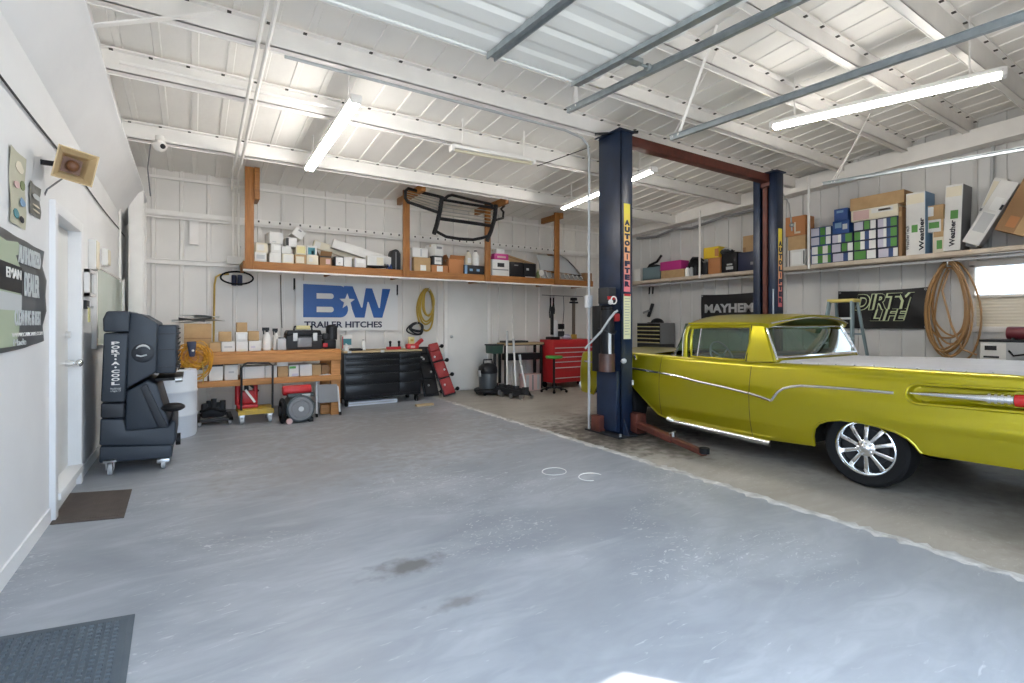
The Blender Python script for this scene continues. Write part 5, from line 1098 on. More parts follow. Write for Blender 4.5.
q = MB(); q.tube([(-.01, -.01, .2), (-.01, -.04, .78), (.02, -.05, .83), (.06, -.05, .85), (w - .02, -.05, .84), (w + .03, -.05, .80), (w + .03, -.01, .2)], .014, 8); q.build('handle', 'dark', T)
T2 = thing('bottle_jack', 'red hydraulic jack standing on the yellow push cart', 'jack', (a.x + .07, a.y + .2, .201))
q = MB(); q.box(-.12, .14, -.1, .1, 0, .05); q.build('base', 'red', T2, bevel=.008); q = MB(); q.box(-.09, .10, -.07, .07, .05, .24); q.build('body', 'red', T2, bevel=.03)
for x in (-.11, .11): q = MB(); q.cyl((x, 0, .05), (x, 0, .36), .035, n=12); q.build('ram', 'red', T2)
q = MB(); q.bar((-.02, -.09, .26), (.10, -.09, .08), .04, .03); q.build('label_strap', 'white', T2); q = MB(); q.cyl((0, 0, .24), (0, 0, .34), .03); q.build('piston', 'dark', T2); q = MB(); q.bar((.0, -.04, .36), (.15, .0, .22), .03, .03); q.build('lever', 'black', T2)
# red and grey compressor
a = aZ(302, 424, 0); T = thing('air_compressor', 'grey compressor with a red tank under the bench', 'compressor', (a.x, a.y + .2, 0)); M['compg'] = mat('dark_grey_green', (.06, .075, .08), .45)
q = MB(); q.cyl((0, -.12, .20), (0, .26, .20), .19, n=28); q.build('motor_drum', 'compg', T, bevel=.02); q = MB(); q.cyl((0, -.135, .20), (0, -.12, .20), .16, n=28); q.torus((0, -.135, .2), .12, .012, 'Y'); q.build('fan_cover', 'grey', T); q = MB(); q.cyl((0.0, -.15, .20), (0, -.13, .20), .035); q.build('hub', 'silver', T)
q = MB(); q.cyl((-.22, .02, .45), (.16, .02, .45), .07, n=20); q.build('red_tank', 'red', T, bevel=.02); q = MB(); q.box(-.16, .18, -.08, .2, .36, .41); q.build('shroud', 'compg', T, bevel=.012); q = MB(); q.box(.02, .13, -.095, -.08, .36, .40); q.build('label', 'palegrey', T)
q = MB(); q.torus((-.22, .02, .17), .15, .03, 'X', 24, 8); q.build('hose_reel', 'rubber', T); q = MB(); q.cyl((-.27, .02, .17), (-.17, .02, .17), .07); q.build('reel_core', 'dark', T)
for x in (-.14, .14): q = MB(); q.box(x - .03, x + .03, -.1, .2, 0, .06); q.build('foot', 'black', T, bevel=.005)
q = MB(); q.cyl((-.15, -.14, .04), (-.15, -.11, .04), .04, n=14); q.build('small_wheel', 'pink', T)
# folding step stool
a = aZ(316.5, 417, 0); b = aZ(342.5, 416.5, 0); T = thing('step_stool', 'folded step stool with silver frame leaning at the bench end', 'step stool', (a.x, a.y - .02, 0)); w = b.x - a.x
q = MB(); q.tube([(0, 0, .0), (.01, .06, .30), (.02, .11, .55), (.06, .115, .60), (w / 2, .105, .615), (w - .06, .115, .60), (w - .02, .11, .55), (w - .01, .06, .30), (w, 0, 0)], .014, 10); q.build('frame', 'silver', T)
q = MB(); q.bar((w / 2, .03, .20), (w / 2, .09, .47), w - .05, .03, up=(0, 1, 0)); q.build('step', 'grey', T, bevel=.008); q = MB(); q.bar((w / 2, .065, .21), (w / 2, .12, .44), w - .06, .02, up=(0, 1, 0)); q.build('seat', 'dark', T, bevel=.008)
for x in (0, w): q = MB(); q.cyl((x, 0, 0), (x, .005, .05), .02); q.build('foot', 'rubber', T)
# ================================================================ black tool chest
a = aY(344, 404, 8.45); b = aY(421, 404, 8.45); w = b.x - a.x; CZ = .93
M['chestb'] = mat('black_steel_chest', (.010, .011, .014), .3, spec=.35)
T = thing('tool_chest', 'wide black rolling tool chest with a light wooden top beside the workbench', 'tool chest', (a.x, 8.45, 0))
q = MB(); q.box(0, w, 0, .6, .13, CZ - .03); q.build('body', 'chestb', T, bevel=.01); q = MB(); q.box(-.01, w + .01, -.03, .62, CZ - .03, CZ); q.build('worktop', 'plywood', T, bevel=.005)
sp = w * .70; Z = CZ - .05
hs = [.10, .10, .13, .17, .20]
z = Z
for h in hs:
    for x0_, x1_ in ((.02, sp - .006), (sp + .006, w - .02)):
        q = MB(); q.box(x0_, x1_, -.018, 0, z - h + .006, z); d_ = q.build('drawer', 'chestb', T, bevel=.006); q = MB(); q.box(x0_ + .02, x1_ - .02, -.032, -.016, z - .022, z - .008); q.build('drawer_pull', 'dark', d_, bevel=.003)
    z -= h + .002
for x in (.06, w - .06):
    for y in (.08, .52): q = MB(); q.cyl((x - .02, y, .055), (x + .02, y, .055), .055, n=18); q.box(x - .035, x + .035, y - .03, y + .03, .105, .135); q.build('caster', 'rubber', T, weld=False)
q = MB(); q.tube([(w + .01, .05, .78), (w + .05, .05, .78), (w + .05, .5, .78), (w + .01, .5, .78)], .012); q.build('side_handle', 'steel', T)
for px_, py_ in ((349.5, 352), (382.5, 351.2)): c = aY(px_, py_, 8.42) - T.location; q = MB(); q.box(c.x - .03, c.x + .03, -.035, -.028, c.z - .02, c.z + .02); q.build('badge', 'palegrey', T)
a = aZ(351, 408.5, 0); b = aZ(404, 404.5, 0); T = thing('pale_strip', 'pale bluish strip along the floor under the black tool chest', 'board', (a.x, 8.5, 0)); q = MB(); q.box(0, b.x - a.x - .02, .02, .45, .002, .07); q.build('board', 'barrelw', T, bevel=.004); q = MB(); q.box(.02, b.x - a.x - .04, .015, .02, .03, .045); q.build('edge', 'lgrey', T)  # pale slab fills the strip of floor under the chest
# on the chest
TZ = CZ + .001
def at_chest(px, Y): v = aY(px, 345, Y); return (v.x, Y, TZ)
carton('small white box with a teal label standing on the chest', (342.2, 352.4, 332, 347.4), 8.75, TZ, 'whitebox', .14, None, patches=((.1, .35, .9, .75, 'teal'), (.0, .12, .1, .9, 'red')), tape=False)
jug('short white jar at the bench end of the chest', (344, 349.3, 340.5, 348), 8.47, TZ, 'white', 'white', 'jar')
T = thing('parts_tray', 'flat black tray on the chest behind the white jar', 'tray', at_chest(356, 8.6)); q = MB(); q.box(-.10, .10, -.06, .08, 0, .035); q.build('tray', 'black', T, bevel=.008); q = MB(); q.box(-.08, .08, -.04, .06, .035, .04); q.build('liner', 'dark', T)
jug('white squeeze bottle in the middle of the chest top', (361.5, 366.5, 337, 347.6), 8.6, TZ, 'white', 'grey', 'squeeze_bottle')
T = thing('red_clamps', 'row of red clamps with black knobs on the chest', 'clamps', at_chest(393, 8.62))
q = MB(); q.box(-.12, .14, -.03, .03, .0, .05); q.build('bar', 'red', T, bevel=.008)
for x in (-.05, .11): q = MB(); q.cyl((x, 0, .05), (x, 0, .12), .018); q.ball((x, 0, .13), .026, 10, 6); q.build('knob', 'black', T)
T = thing('red_grinder', 'red power tool lying on the chest below the grey cable', 'power tool', at_chest(413, 8.6))
q = MB(); q.box(-.13, .10, -.05, .06, 0, .09); q.build('body', 'red', T, bevel=.02); q = MB(); q.bar((.05, 0, .06), (.19, .02, .17), .07, .07); q.build('handle', 'red', T, bevel=.02); q = MB(); q.box(-.06, .02, -.055, -.05, .02, .06); q.build('label', 'pink', T)
carton('tiny yellowish block standing behind the red power tool', (409.5, 414.5, 334.5, 345.6), 8.9, TZ, 'gyellow', .08, None, tape=False, patches=((.2, .6, .8, .8, 'ochre'),))
# creepers leaning on the wall
def creeper(label, pb, pt, Yb, Yt, wd, m_, z0=.03):
    a = aY(*pb, Yb); b = aY(*pt, Yt); a.z = max(a.z, z0); T = thing('mechanic_creeper', label, 'creeper', a, group='creepers leaning on the back wall'); d = b - a; L = d.length; d.normalize()
    n = Vector((0, -1, .0)); n = (n - d * n.dot(d)).normalized(); s_ = d.cross(n).normalized(); Mx = Matrix(((s_.x, d.x, n.x, 0), (s_.y, d.y, n.y, 0), (s_.z, d.z, n.z, 0), (0, 0, 0, 1)))
    q = MB(); q.box(-wd / 2, wd / 2, .0, L, -.03, 0, None, Mx); q.build('frame', 'dark', T, bevel=.006)
    for k in range(3): q = MB(); l0 = L * (.02 + .33 * k); q.box(-wd / 2 + .02, wd / 2 - .02, l0, l0 + L * .30, 0, .045, None, Mx); q.build('pad', m_, T, bevel=.016)
    q = MB(); q.box(-wd / 2 + .03, wd / 2 - .03, L * .86, L * 1.02, .03, .09, None, Mx); q.build('headrest', m_, T, bevel=.025)
    for k in range(4):
        p = Mx @ Vector((wd / 2 + .02, L * (.08 + .29 * k), -.02)); q = MB(); q.cyl(p, p + s_ * .03 - n * .02, .014); q.ball(p + s_ * .05, .04, 12, 8); q.build('caster', 'rubber', T)
    for k in range(3): p = Mx @ Vector((-.05 + .1 * (k % 2), L * (.2 + .28 * k), .05)); q = MB(); q.ball(p, .022, 8, 6); q.build('stud', 'silver', T)
    return T
creeper('black padded creeper leaning on the back wall against the chest', (432, 403), (423, 349), 8.76, 9.2, .30, 'black')
creeper('red padded creeper with black casters leaning beside the black one', (450, 401.5), (432, 345.5), 8.66, 9.08, .26, 'dred')
a = aZ(417, 407, 0); T = thing('wood_offcut', 'short pale wood offcut on the floor below the creepers', 'wood', (a.x, a.y, 0)); q = MB(); q.box(0, .30, 0, .09, 0, .035); q.build('plank', 'plywood', T, bevel=.003); q = MB(); q.box(.3, .302, .0, .09, 0, .035); q.build('end_grain', 'tan', T)
# ================================================================ between the white door and the lift
a = aZ(493, 395.5, 0); T = thing('shop_vacuum', 'dark shop vacuum on a wheeled base beside the white inner door', 'vacuum', (a.x, a.y + .2, 0))
q = MB(); q.lathe([(.001, .05), (.25, .05), (.27, .07), (.27, .11), (.23, .13), (.001, .13)], 24); q.build('base', 'black', T); q = MB(); q.lathe([(.001, .13), (.17, .13), (.185, .40), (.18, .42), (.001, .42)], 28); q.build('drum', mat('vac_grey', (.05, .058, .065), .4), T)
q = MB(); q.lathe([(.19, .42), (.195, .46), (.18, .54), (.12, .60), (.001, .62)], 28, caps=False); q.build('lid', 'black', T); q = MB(); q.tube([(-.1, 0, .6), (-.09, 0, .68), (.09, 0, .68), (.1, 0, .6)], .016); q.build('handle', 'dark', T)
for k in range(4): t = PI / 4 + PI / 2 * k; q = MB(); q.ball((.22 * math.cos(t), .22 * math.sin(t), .03), .03, 10, 6); q.build('caster', 'rubber', T)
q = MB(); q.box(-.20, -.17, -.05, .05, .36, .48); q.build('clip', 'lgrey', T, bevel=.004)
q = MB(); q.tube([aY(492.5, 370, 9.1), aY(493, 340, 9.2), aY(492.5, 312, 9.22)], .014, 8); p_ = tag(q.build('vacuum_wand', 'white'), 'white wand leaning on the wall behind the shop vacuum', 'pipe')
# floor jacks
def jack(label, pxb, ht, Yoff=0., lean=(0, .25), m_='dark', ang=0.):
    a = aZ(*pxb, 0); T = thing('floor_jack', label, 'jack', (a.x, a.y + Yoff, 0), ang, 'floor jacks beside the shop vacuum')
    for s in (-.11, .11): q = MB(); q.prism([(-.05, .05), (.62, .05), (.62, .10), (.35, .17), (.05, .15)], s - .008, s + .008, 'Y', T=Matrix.Rotation(PI / 2, 4, 'Z')); q.build('side_plate', m_, T)
    q = MB(); q.bar((0, .12, .12), (0, .52, .18), .14, .06); q.build('lift_arm', m_, T, bevel=.006); q = MB(); q.cyl((0, .54, .17), (0, .54, .21), .055, n=16); q.build('saddle', 'steel', T)
    for s in (-.13, .13):
        q = MB(); q.cyl((s - .02, .6, .06), (s + .02, .6, .06), .06, n=18); q.build('front_wheel', 'grey', T); q = MB(); q.cyl((s - .015, -.02, .045), (s + .015, -.02, .045), .045, n=16); q.build('caster', 'steel', T)
    q = MB(); q.box(-.05, .05, -.04, .05, .08, .22); q.build('handle_socket', m_, T, bevel=.01); q = MB(); q.cyl((0, 0, .2), (lean[0], lean[1], ht), .018, n=10); q.build('handle', 'white', T); 
    q = MB(); q.cyl((lean[0] * .75, lean[1] * .75, ht * .78), (lean[0] * 1.02, lean[1] * 1.02, ht * 1.02), .024, n=10); q.build('grip', 'lgrey', T)
    return T
jack('floor jack with the longest white handle, nearest the shop vacuum', (507, 396), 1.22, 0, (.10, .16)); jack('floor jack with upright white handle, between two others', (516, 397.5), 1.08, .0, (.02, .12)); jack('floor jack with a short white handle beside the pinkish carton', (525, 399), .80, -.02, (-.06, .1), 'dark', .1)
a = aZ(533, 391, 0); b1_ = carton('pinkish striped carton on the floor behind the floor jacks', (525.5, 541, 375.5, 392), a.y + .05, 0, 'pink', .22, None, patches=((.05, .05, .22, .95, 'lgrey'), (.42, .05, .52, .95, 'grey'), (.75, .05, .9, .95, 'lgrey')), tape=False)
# small wood topped table with green tub
x0 = aY(505, 345, 8.7).x; x1 = aY(553.5, 388, 8.42).x - .04; tz = aY(530, 342.5, 8.7).z
T = thing('welding_table', 'narrow wood-topped table behind the floor jacks', 'table', (x0, 8.7, 0)); w = x1 - x0
q = MB(); q.box(0, w, 0, .33, tz - .05, tz); q.build('table_top', 'plywood', T, bevel=.005); q = MB(); q.box(.0, w, -.012, .0, tz - .06, tz - .045); q.build('edge_strip', 'dark', T)
for x in (.02, w - .07):
    for y in (.02, .26): q = MB(); q.box(x, x + .05, y, y + .05, 0, tz - .05); q.build('leg', 'black', T, bevel=.004)
q = MB(); q.box(.1, w - .08, .05, .30, .62, .76); q.build('drawer_box', 'black', T, bevel=.006)
q = MB(); q.box(.05, w * .6, .02, .30, tz, tz + .04); q.build('bar_stock', 'dark', T, bevel=.004)
a = aY(492.5, 354, 8.75); b = aY(503.4, 344.5, 8.75); T = thing('green_tub', 'dark green tub hung at the end of the narrow table', 'tub', ((a.x + b.x) / 2, 8.75, a.z)); w = b.x - a.x; h = b.z - a.z
q = MB(); q.prism([(-w / 2 * .9, 0), (w / 2 * .9, 0), (w / 2, h), (-w / 2, h)], 0, .3, 'Y'); q.build('tub', mat('tub_green', (.03, .075, .055), .5), T, bevel=.01); q = MB(); q.box(-w / 2 - .01, w / 2 + .01, -.01, .31, h - .02, h + .005); q.build('rim', 'dark', T); q = MB(); q.box(-.02, .02, .1, .16, -a.z, 0); q.build('stand', 'dark', T)
# green stool
a = aZ(554, 392, 0); T = thing('shop_stool', 'rolling stool with a bright green seat before the red tool chest', 'stool', (a.x, a.y, 0)); sz_ = aY(552, 356, a.y).z
q = MB(); q.lathe([(.001, sz_ - .05), (.16, sz_ - .05), (.18, sz_ - .02), (.17, sz_), (.001, sz_ + .008)], 24); q.build('seat', 'green', T); q = MB(); q.cyl((0, 0, .08), (0, 0, sz_ - .05), .025); q.build('column', 'black', T)
for k in range(5): t = 2 * PI * k / 5 + .3; q = MB(); q.bar((0, 0, .10), (.26 * math.cos(t), .26 * math.sin(t), .06), .035, .025); lg_ = q.build('leg', 'black', T); q = MB(); q.ball((.26 * math.cos(t), .26 * math.sin(t), .03), .03, 10, 6); q.build('caster', 'rubber', lg_)
# red tool chest
x0 = aY(553.5, 388, 8.42).x; x1 = aY(594, 388, 8.42).x; w = x1 - x0; zt = aY(572, 339.5, 8.42).z
T = thing('tool_chest', 'red rolling tool chest with bright drawer trims behind the green stool', 'tool chest', (x0, 8.42, 0))
q = MB(); q.box(0, w, 0, .5, .13, zt); q.build('body', 'red', T, bevel=.01); z = zt - .02
for h in (.17, .10, .10, .10, .12, .22):
    q = MB(); q.box(.03, w - .03, -.016, 0, z - h + .008, z); d_ = q.build('drawer', 'red', T, bevel=.005); q = MB(); q.box(.03, w - .03, -.028, -.014, z - h + .008, z - h + .024); q.build('drawer_pull', 'silver', d_); z -= h
for x in (.08, w - .08):
    for y in (.08, .42): q = MB(); q.cyl((x - .02, y, .06), (x + .02, y, .06), .06, n=16); q.box(x - .035, x + .035, y - .03, y + .03, .11, .135); q.build('caster', 'rubber', T, weld=False)
def onchest(px, Y=8.6): v = aY(px, 339, Y); return (v.x, Y, zt + .001)
T = thing('bench_grinder', 'bench grinder with silver column and dark guards on the red chest', 'grinder', onchest(555))
q = MB(); q.box(-.18, .06, -.1, .1, 0, .06); q.build('base', 'black', T, bevel=.01); q = MB(); q.box(-.06, .05, -.05, .05, .06, .42); q.build('column', 'silver', T, bevel=.012); q = MB(); q.box(.04, .20, -.08, .06, .06, .18); q.build('motor_cover', 'dark', T, bevel=.015); q = MB(); q.box(.04, .20, -.08, .06, .22, .34); q.build('head_cover', 'black', T, bevel=.015); q = MB(); q.box(-.10, -.06, -.04, .04, .1, .62); q.build('rack_post', 'black', T, bevel=.01)
q = MB(); q.ball((-.07, 0, .62), .06, 12, 8, sc=(.8, .6, 1.6)); q.build('cord_wrap', 'black', T)
a = aY(574, 338, 8.75); b = aY(573.5, 299, 8.75); T = thing('bar_clamp', 'long bar clamp with black head standing behind the red chest', 'clamp', (a.x, 8.75, zt + .001)); L = b.z - zt
q = MB(); q.box(-.035, .035, 0, .03, 0, L); q.build('bar', mat('bar_brown', (.12, .095, .075), .5), T); q = MB(); q.box(-.10, .10, -.03, .05, L - .10, L - .06); q.box(-.07, .07, -.03, .05, L - .04, L + .03); q.build('head', 'black', T, bevel=.006, weld=False); q = MB(); q.box(-.06, .06, -.03, .04, .0, .10); q.build('foot', 'ochre', T, bevel=.006)
T = thing('rag_heap', 'crumpled pale rag on the red chest between grinder and clamp', 'rag', onchest(566, 8.55)); q = MB(); q.ball((0, 0, .05), .10, 14, 8, sc=(1.2, .8, .55)); 
for v in q.v: v += Vector((R_.uniform(-.014, .014), R_.uniform(-.014, .014), R_.uniform(-.01, .014))); v.z = max(v.z, .0)
q.build('cloth', 'lilac', T); q = MB(); q.ball((.08, -.04, .03), .035, 10, 6); q.build('fold', 'lgrey', T)
q = MB(); q.tube([aY(542, 295, 9.26), aY(562, 296, 9.26), aY(583, 296.5, 9.26)], .007, 6); tag(q.build('hanging_rail', 'dark'), 'thin dark wire strung across the wall above the red chest', 'wire')
for px_, y0, y1, lab in ((550.5, 296, 318, 'black pliers hanging from the thin wall wire, nearer the white door'), (553.5, 296, 314, 'pliers hanging from the thin wall wire above the grinder')):
    a = aY(px_, y0, 9.22); b = aY(px_, y1, 9.22); T = thing('hanging_pliers', lab, 'tool', a); L = a.z - b.z
    for s in (-.02, .02): q = MB(); q.tube([(s * .3, 0, 0), (s * .2, 0, -L * .4), (s * 1.4, 0, -L * .75), (s, 0, -L)], .014, 6); q.build('handle', 'black', T)
    q = MB(); q.ball((0, 0, -.02), .025, 8, 6); q.build('pivot', 'steel', T)
q = MB(); q.tube([aY(563.5, 296, 9.27), aY(564, 310, 9.27), aY(563, 322, 9.25), aY(562, 334, 9.2)], .006, 6); tag(q.build('hanging_line', 'dark'), 'thin cord hanging from the wall wire down to the red chest', 'cord')
# ================================================================ steel shelf along the right wall
RX, RZ = 9.0, 2.41
T = thing('wall_shelf', 'white steel shelf full of parts boxes along the right wall', 'shelf', (RX, 1.2, RZ)); L = 8.0
q = MB(); q.box(0, .03, 0, L, -.07, 0); q.box(.0, .12, 0, L, -.075, -.06); q.build('front_angle', mat('beige_shelf_edge', (.64, .56, .46), .6, col2=(.50, .40, .30), scale=5), T, weld=False, smooth=0)
q = MB(); q.box(.03, .48, 0, L, -.03, -.003); q.build('deck', mat('brown_shelf_board', (.22, .13, .075), .7, col2=(.16, .09, .05), scale=4), T)
q = MB(); q.box(.07, .09, 0, L, -.13, -.10); q.build('lower_rail', 'lgrey', T)
for y in (.5, 2.0, 3.5, 5., 6.5, 7.8): q = MB(); q.bar((.06, y, -.05), (.49, y, -.05), .03, .03); q.build('bracket', 'trimw', T)
for px_, m_ in ((700, 'trimw'), (809, 'trimw'), (978, 'lgrey')):
    Y = aX(px_, 260, RX - .01).y; q = MB(); q.cyl((-.02 if px_ < 900 else .45, Y - 1.2, -.07), (-.02 if px_ < 900 else .43, Y - 1.2 - (.0 if px_ < 900 else .05), (roofz(Y) - RZ - .2)), .022, n=10); q.build('hanger_pipe', m_, T)
# ---- boxes on it: fronts face the room (-x)
def rbox(label, px, X, z, m_, depth=.3, group=None, patches=(), rx=0., name='box', cat='box', endm=None, bev=.004, epatch=()):
    """px = (x0, x1, ytop, ybottom) of the front face as photographed, ytop/ybottom measured at its middle"""
    x0, x1, yt, yb = px; cxp = (x0 + x1) / 2; r = ray(cxp, yb); d = X / r[0]; h = (yb - yt) * d / FOC; ya = aX(x0, yb, X).y; yb_ = aX(x1, yb, X).y; w = ya - yb_
    T = thing(name, label, cat, (X, (ya + yb_) / 2, z + .001), 0, group, rot=(rx, 0, 0) if rx else None)
    q = MB(); q.box(0, depth, -w / 2, w / 2, 0, h); q.build('body', m_, T, bevel=min(bev, w * .1, h * .1))
    if endm: q = MB(); q.box(.004, depth - .004, -w / 2 - .003, -w / 2 + .001, .004, h - .004); q.build('end_panel', endm, T)
    for (u0, v0, u1, v1, pm) in patches:     # u runs away from the far end towards the viewer's right
        q = MB(); q.box(-.0025, .001, w / 2 - w * u1, w / 2 - w * u0, h * v0, h * v1); q.build('label', pm, T)
    for (u0, v0, u1, v1, pm) in epatch:
        q = MB(); q.box(depth * u0, depth * u1, -w / 2 - .006, -w / 2, h * v0, h * v1); q.build('label', pm, T)
    T_TOP[T.name] = z + h + .002
    return T
GR = 'boxes on the right wall shelf'
sZ = RZ
# far end: odds and ends
a = aX(651, 281, 9.04); T = thing('crate', 'teal grey crate with black strap at the far end of the wall shelf', 'crate', (9.05, a.y, sZ + .001))
q = MB(); q.box(0, .3, -.27, .27, 0, .03); 
for b in ((0, .015, -.27, .27), (.285, .3, -.27, .27), (0, .3, -.27, -.255), (0, .3, .255, .27)): q.box(*b, 0, .30)
q.build('body', mat('teal_grey', (.16, .23, .25), .6), T, weld=False, bevel=.004)
q = MB(); q.tube([(.05, .2, .2), (.06, .1, .36), (.08, -.1, .42), (.1, -.22, .56)], .03, 8); q.build('strap', 'black', T); q = MB(); q.ball((.15, .05, .3), .13, 12, 8, sc=(.9, 1.6, .6)); q.build('contents', 'dark', T)
carton_w = rbox('small white box beside the teal crate at the shelf end', (633.5, 640, 271, 283), 9.04, sZ, 'whitebox', .2, GR)
lowb = rbox('low tan box under the magenta bin', (661, 684, 272, 280), 9.03, sZ, 'tan', .3, GR)
mg = rbox('bright magenta bin on the low tan box', (660, 681, 263.5, 272.5), 9.04, top(lowb), 'magenta', .28, GR, name='bin', cat='bin', bev=.015)
rbox('small olive can shaped box beside the low tan box', (684.5, 690, 271, 279), 9.06, sZ, 'olive', .15, GR)
a = aX(689, 276.5, 9.08); T = thing('black_bag', 'slumped black bag behind small bottles on the wall shelf', 'bag', (9.27, a.y - .04, sZ + .001))
q = MB(); q.ball((0, 0, .20), .2, 18, 10, sc=(.7, .92, 1.0))
for v in q.v: v += Vector((R_.uniform(-.03, .03), R_.uniform(-.03, .03), R_.uniform(-.03, .03))); v.z = max(.0, v.z)
q.build('bag', 'black', T); q = MB(); q.tube([(.0, .15, .36), (-.05, .05, .42), (-.05, -.12, .40), (0, -.2, .33)], .02); q.build('strap', 'dark', T)
for i, (px_, m_, lab) in enumerate(((685.7 + 2, 'paper', 'white bottle in front of the black bag, farthest'), (692, 'lgrey', 'silver grey bottle in front of the black bag'), (696, 'dark', 'dark bottle in front of the black bag, nearest the white pipe'))):
    a = aX(px_, 277, 9.05); T = thing('bottle', lab, 'bottle', (9.04, a.y, sZ + .001), group='bottles before the black bag'); q = MB(); q.lathe([(.001, 0), (.05, 0), (.05, .15), (.025, .19), (.001, .19)], 14); q.build('body', m_, T); q = MB(); q.cyl((0, 0, .19), (0, 0, .22), .022); q.build('cap', 'dark', T)
bp = rbox('rust brown box under a white board on the wall shelf', (707.5, 720.5, 257.5, 274), 9.08, sZ, 'orange_brown', .3, GR, bev=.03)
yb1 = rbox('yellow box topmost beside the white shelf pipe', (703.5, 718.5, 246, 257), 9.1, top(bp), 'yellow', .28, GR, patches=((.75, .1, 1., .8, 'orange_brown'),))
rbox('short dark bucket beside the white shelf pipe', (702.5, 707, 262, 274.5), 9.06, sZ, 'dark', .2, GR)
bc = rbox('black crate with white lettering on the wall shelf', (721.5, 737, 253, 273), 9.04, sZ, 'black', .35, GR, name='crate', cat='crate', patches=((.3, .15, .75, .3, 'lgrey'), (.35, .36, .7, .44, 'lgrey')))
a = aX(728, 253, 9.2); T = thing('work_gloves', 'black and grey gloves heaped on the black crate', 'gloves', (9.2, a.y, top(bc))); q = MB(); q.ball((0, .02, .03), .13, 14, 8, sc=(.8, 1.2, .5))
for v in q.v: v += Vector((0, R_.uniform(-.02, .02), R_.uniform(-.01, .03))); v.z = max(.001, v.z)
q.build('glove', 'dark', T); q = MB(); q.tube([(-.05, .12, .05), (-.05, .02, .12), (-.05, -.10, .06)], .02); q.build('cuff', 'lgrey', T)
db = rbox('dark plastic bin beside the far lift column', (737.8, 756, 252.5, 271.5), 9.04, sZ, 'navy', .36, GR, name='bin', cat='bin', bev=.015, patches=((.7, .3, .9, .45, 'grey'),))
rbox('open tan carton on the dark plastic bin', (743, 757, 236, 252.5), 9.1, top(db), 'tan', .28, GR, patches=((.0, .0, .2, .3, 'brown'),))
# between column and pipe
v1 = rbox('white printed box below the two brown boxes', (788.5, 805, 249, 265.5), 9.04, sZ, 'whitebox', .3, GR, patches=((.05, .0, .1, 1., 'dark'), (.9, .1, .97, .9, 'dark'), (.2, .1, .8, .85, 'paper')))
v2 = rbox('tan box between the white box and the orange-brown one', (788, 805.5, 235, 249), 9.05, top(v1), 'tan', .3, GR)
rbox('orange-brown box with a pale bent strip on its front', (785.5, 805.5, 215.5, 234.8), 9.04, top(v2), 'orange_brown', .3, GR, patches=((.45, .1, .52, .7, 'cream'), (.45, .1, .75, .2, 'cream')))
# the wall of filter boxes
GF = 'small printed filter boxes stacked on the wall shelf'
cols = [(811, 831.5, [255.6, 246, 237], 4), (832, 853.5, [0], 3), (854, 876.5, [0], 4), (877.5, 898.5, [0], 4)]
M['filterblue'] = mat('box_blue', (.03, .07, .20), .5); M['filtergreen'] = mat('box_green', (.08, .26, .05), .5)
schemes = [(('lilac', .0, .42), ('filtergreen', .48, .72), ('paper', .76, 1.)), (('lilac', .02, .30), ('paper', .30, .45), ('filterblue', .45, .65), ('filtergreen', .65, .95)), (('paper', .05, .35), ('filtergreen', .35, .60), ('offwhite', .60, .85), ('filtergreen', .85, 1.)), (('lilac', .05, .55), ('filterblue', .55, .78), ('paper', .78, 1.)), (('filtergreen', .02, .3), ('paper', .3, .5), ('filterblue', .5, .7), ('paper', .7, 1.)), (('filtergreen', .02, .55), ('paper', .6, 1.))]
colname = ['first stack from the white pipe', 'second stack from the white pipe', 'third stack from the white pipe', 'fourth stack, beside the brown board']
rowname = ['bottom', 'second', 'third', 'top']; order = [[2, 2, 0, 0], [3, 0, 1], [5, 4, 4, 0], [3, 1, 1, 1]]
for ci, (x0, x1, _, n) in enumerate(cols):
    z = sZ
    for k in range(n):
        cxp = (x0 + x1) / 2; d = 9.03 / ray(cxp, 250)[0]; hpx = 9.1 + .5 * ci * .6; base = 265.5 - .092 * (cxp - 820) - k * hpx
        base_px = CY - (z - CAMH) * FOC / d
        sc = schemes[order[ci][k]]; main = {'lilac': 'lilac', 'filtergreen': 'green', 'paper': 'white'}[sc[0][0]]
        desc = ['%s-ended' % main, 'blue and green', 'twice green-banded', 'white and lilac', 'green and blue', 'half green'][order[ci][k]]
        o = rbox('%s filter box, %s of the %s' % (desc, rowname[k] if k < n - 1 else 'top', colname[ci]), (x0, x1 - .7, base_px - hpx, base_px), 9.03 + R_.uniform(0, .02), z, 'navy' if ci != 0 else 'filterblue', .26, GF, patches=tuple((a_, .08, b_, .92, m_) for m_, a_, b_ in sc), name='filter_box')
        z = top(o)
    cols[ci] = (x0, x1, z, n)
bl = rbox('blue canister box with pale label on the second filter stack', (832.5, 849, 222.5, 235.5), 9.05, cols[1][2], 'blue', .25, GR, patches=((.15, .45, .55, .85, 'lblue'), (.62, .3, .9, .7, 'palegrey')))
rbox('deep blue box topmost above the second filter stack', (834, 847.5, 210.5, 222.5), 9.06, top(bl), 'blue', .24, GR, patches=((.2, .65, .7, .85, 'lblue'),))
zt = max(cols[2][2], cols[3][2])
wb_ = rbox('long battered white box lying on the two nearer filter stacks', (851, 898, 207, 218.5), 9.03, zt, 'cream', .3, GR, patches=((.05, .1, .4, .9, 'pink'), (.45, .5, .9, .9, 'offwhite'), (.6, .62, .85, .78, 'brown')))
rbox('long tan carton on the battered white box', (850, 904, 193.5, 206), 9.02, top(wb_), 'tan', .34, GR, endm='brown')
rbox('brown board standing at the nearer end of the filter stacks', (898.3, 902, 207, 257), 9.06, sZ, 'brown', .4, GR, patches=((.1, .8, .9, .9, 'tan'),), name='board', cat='board')
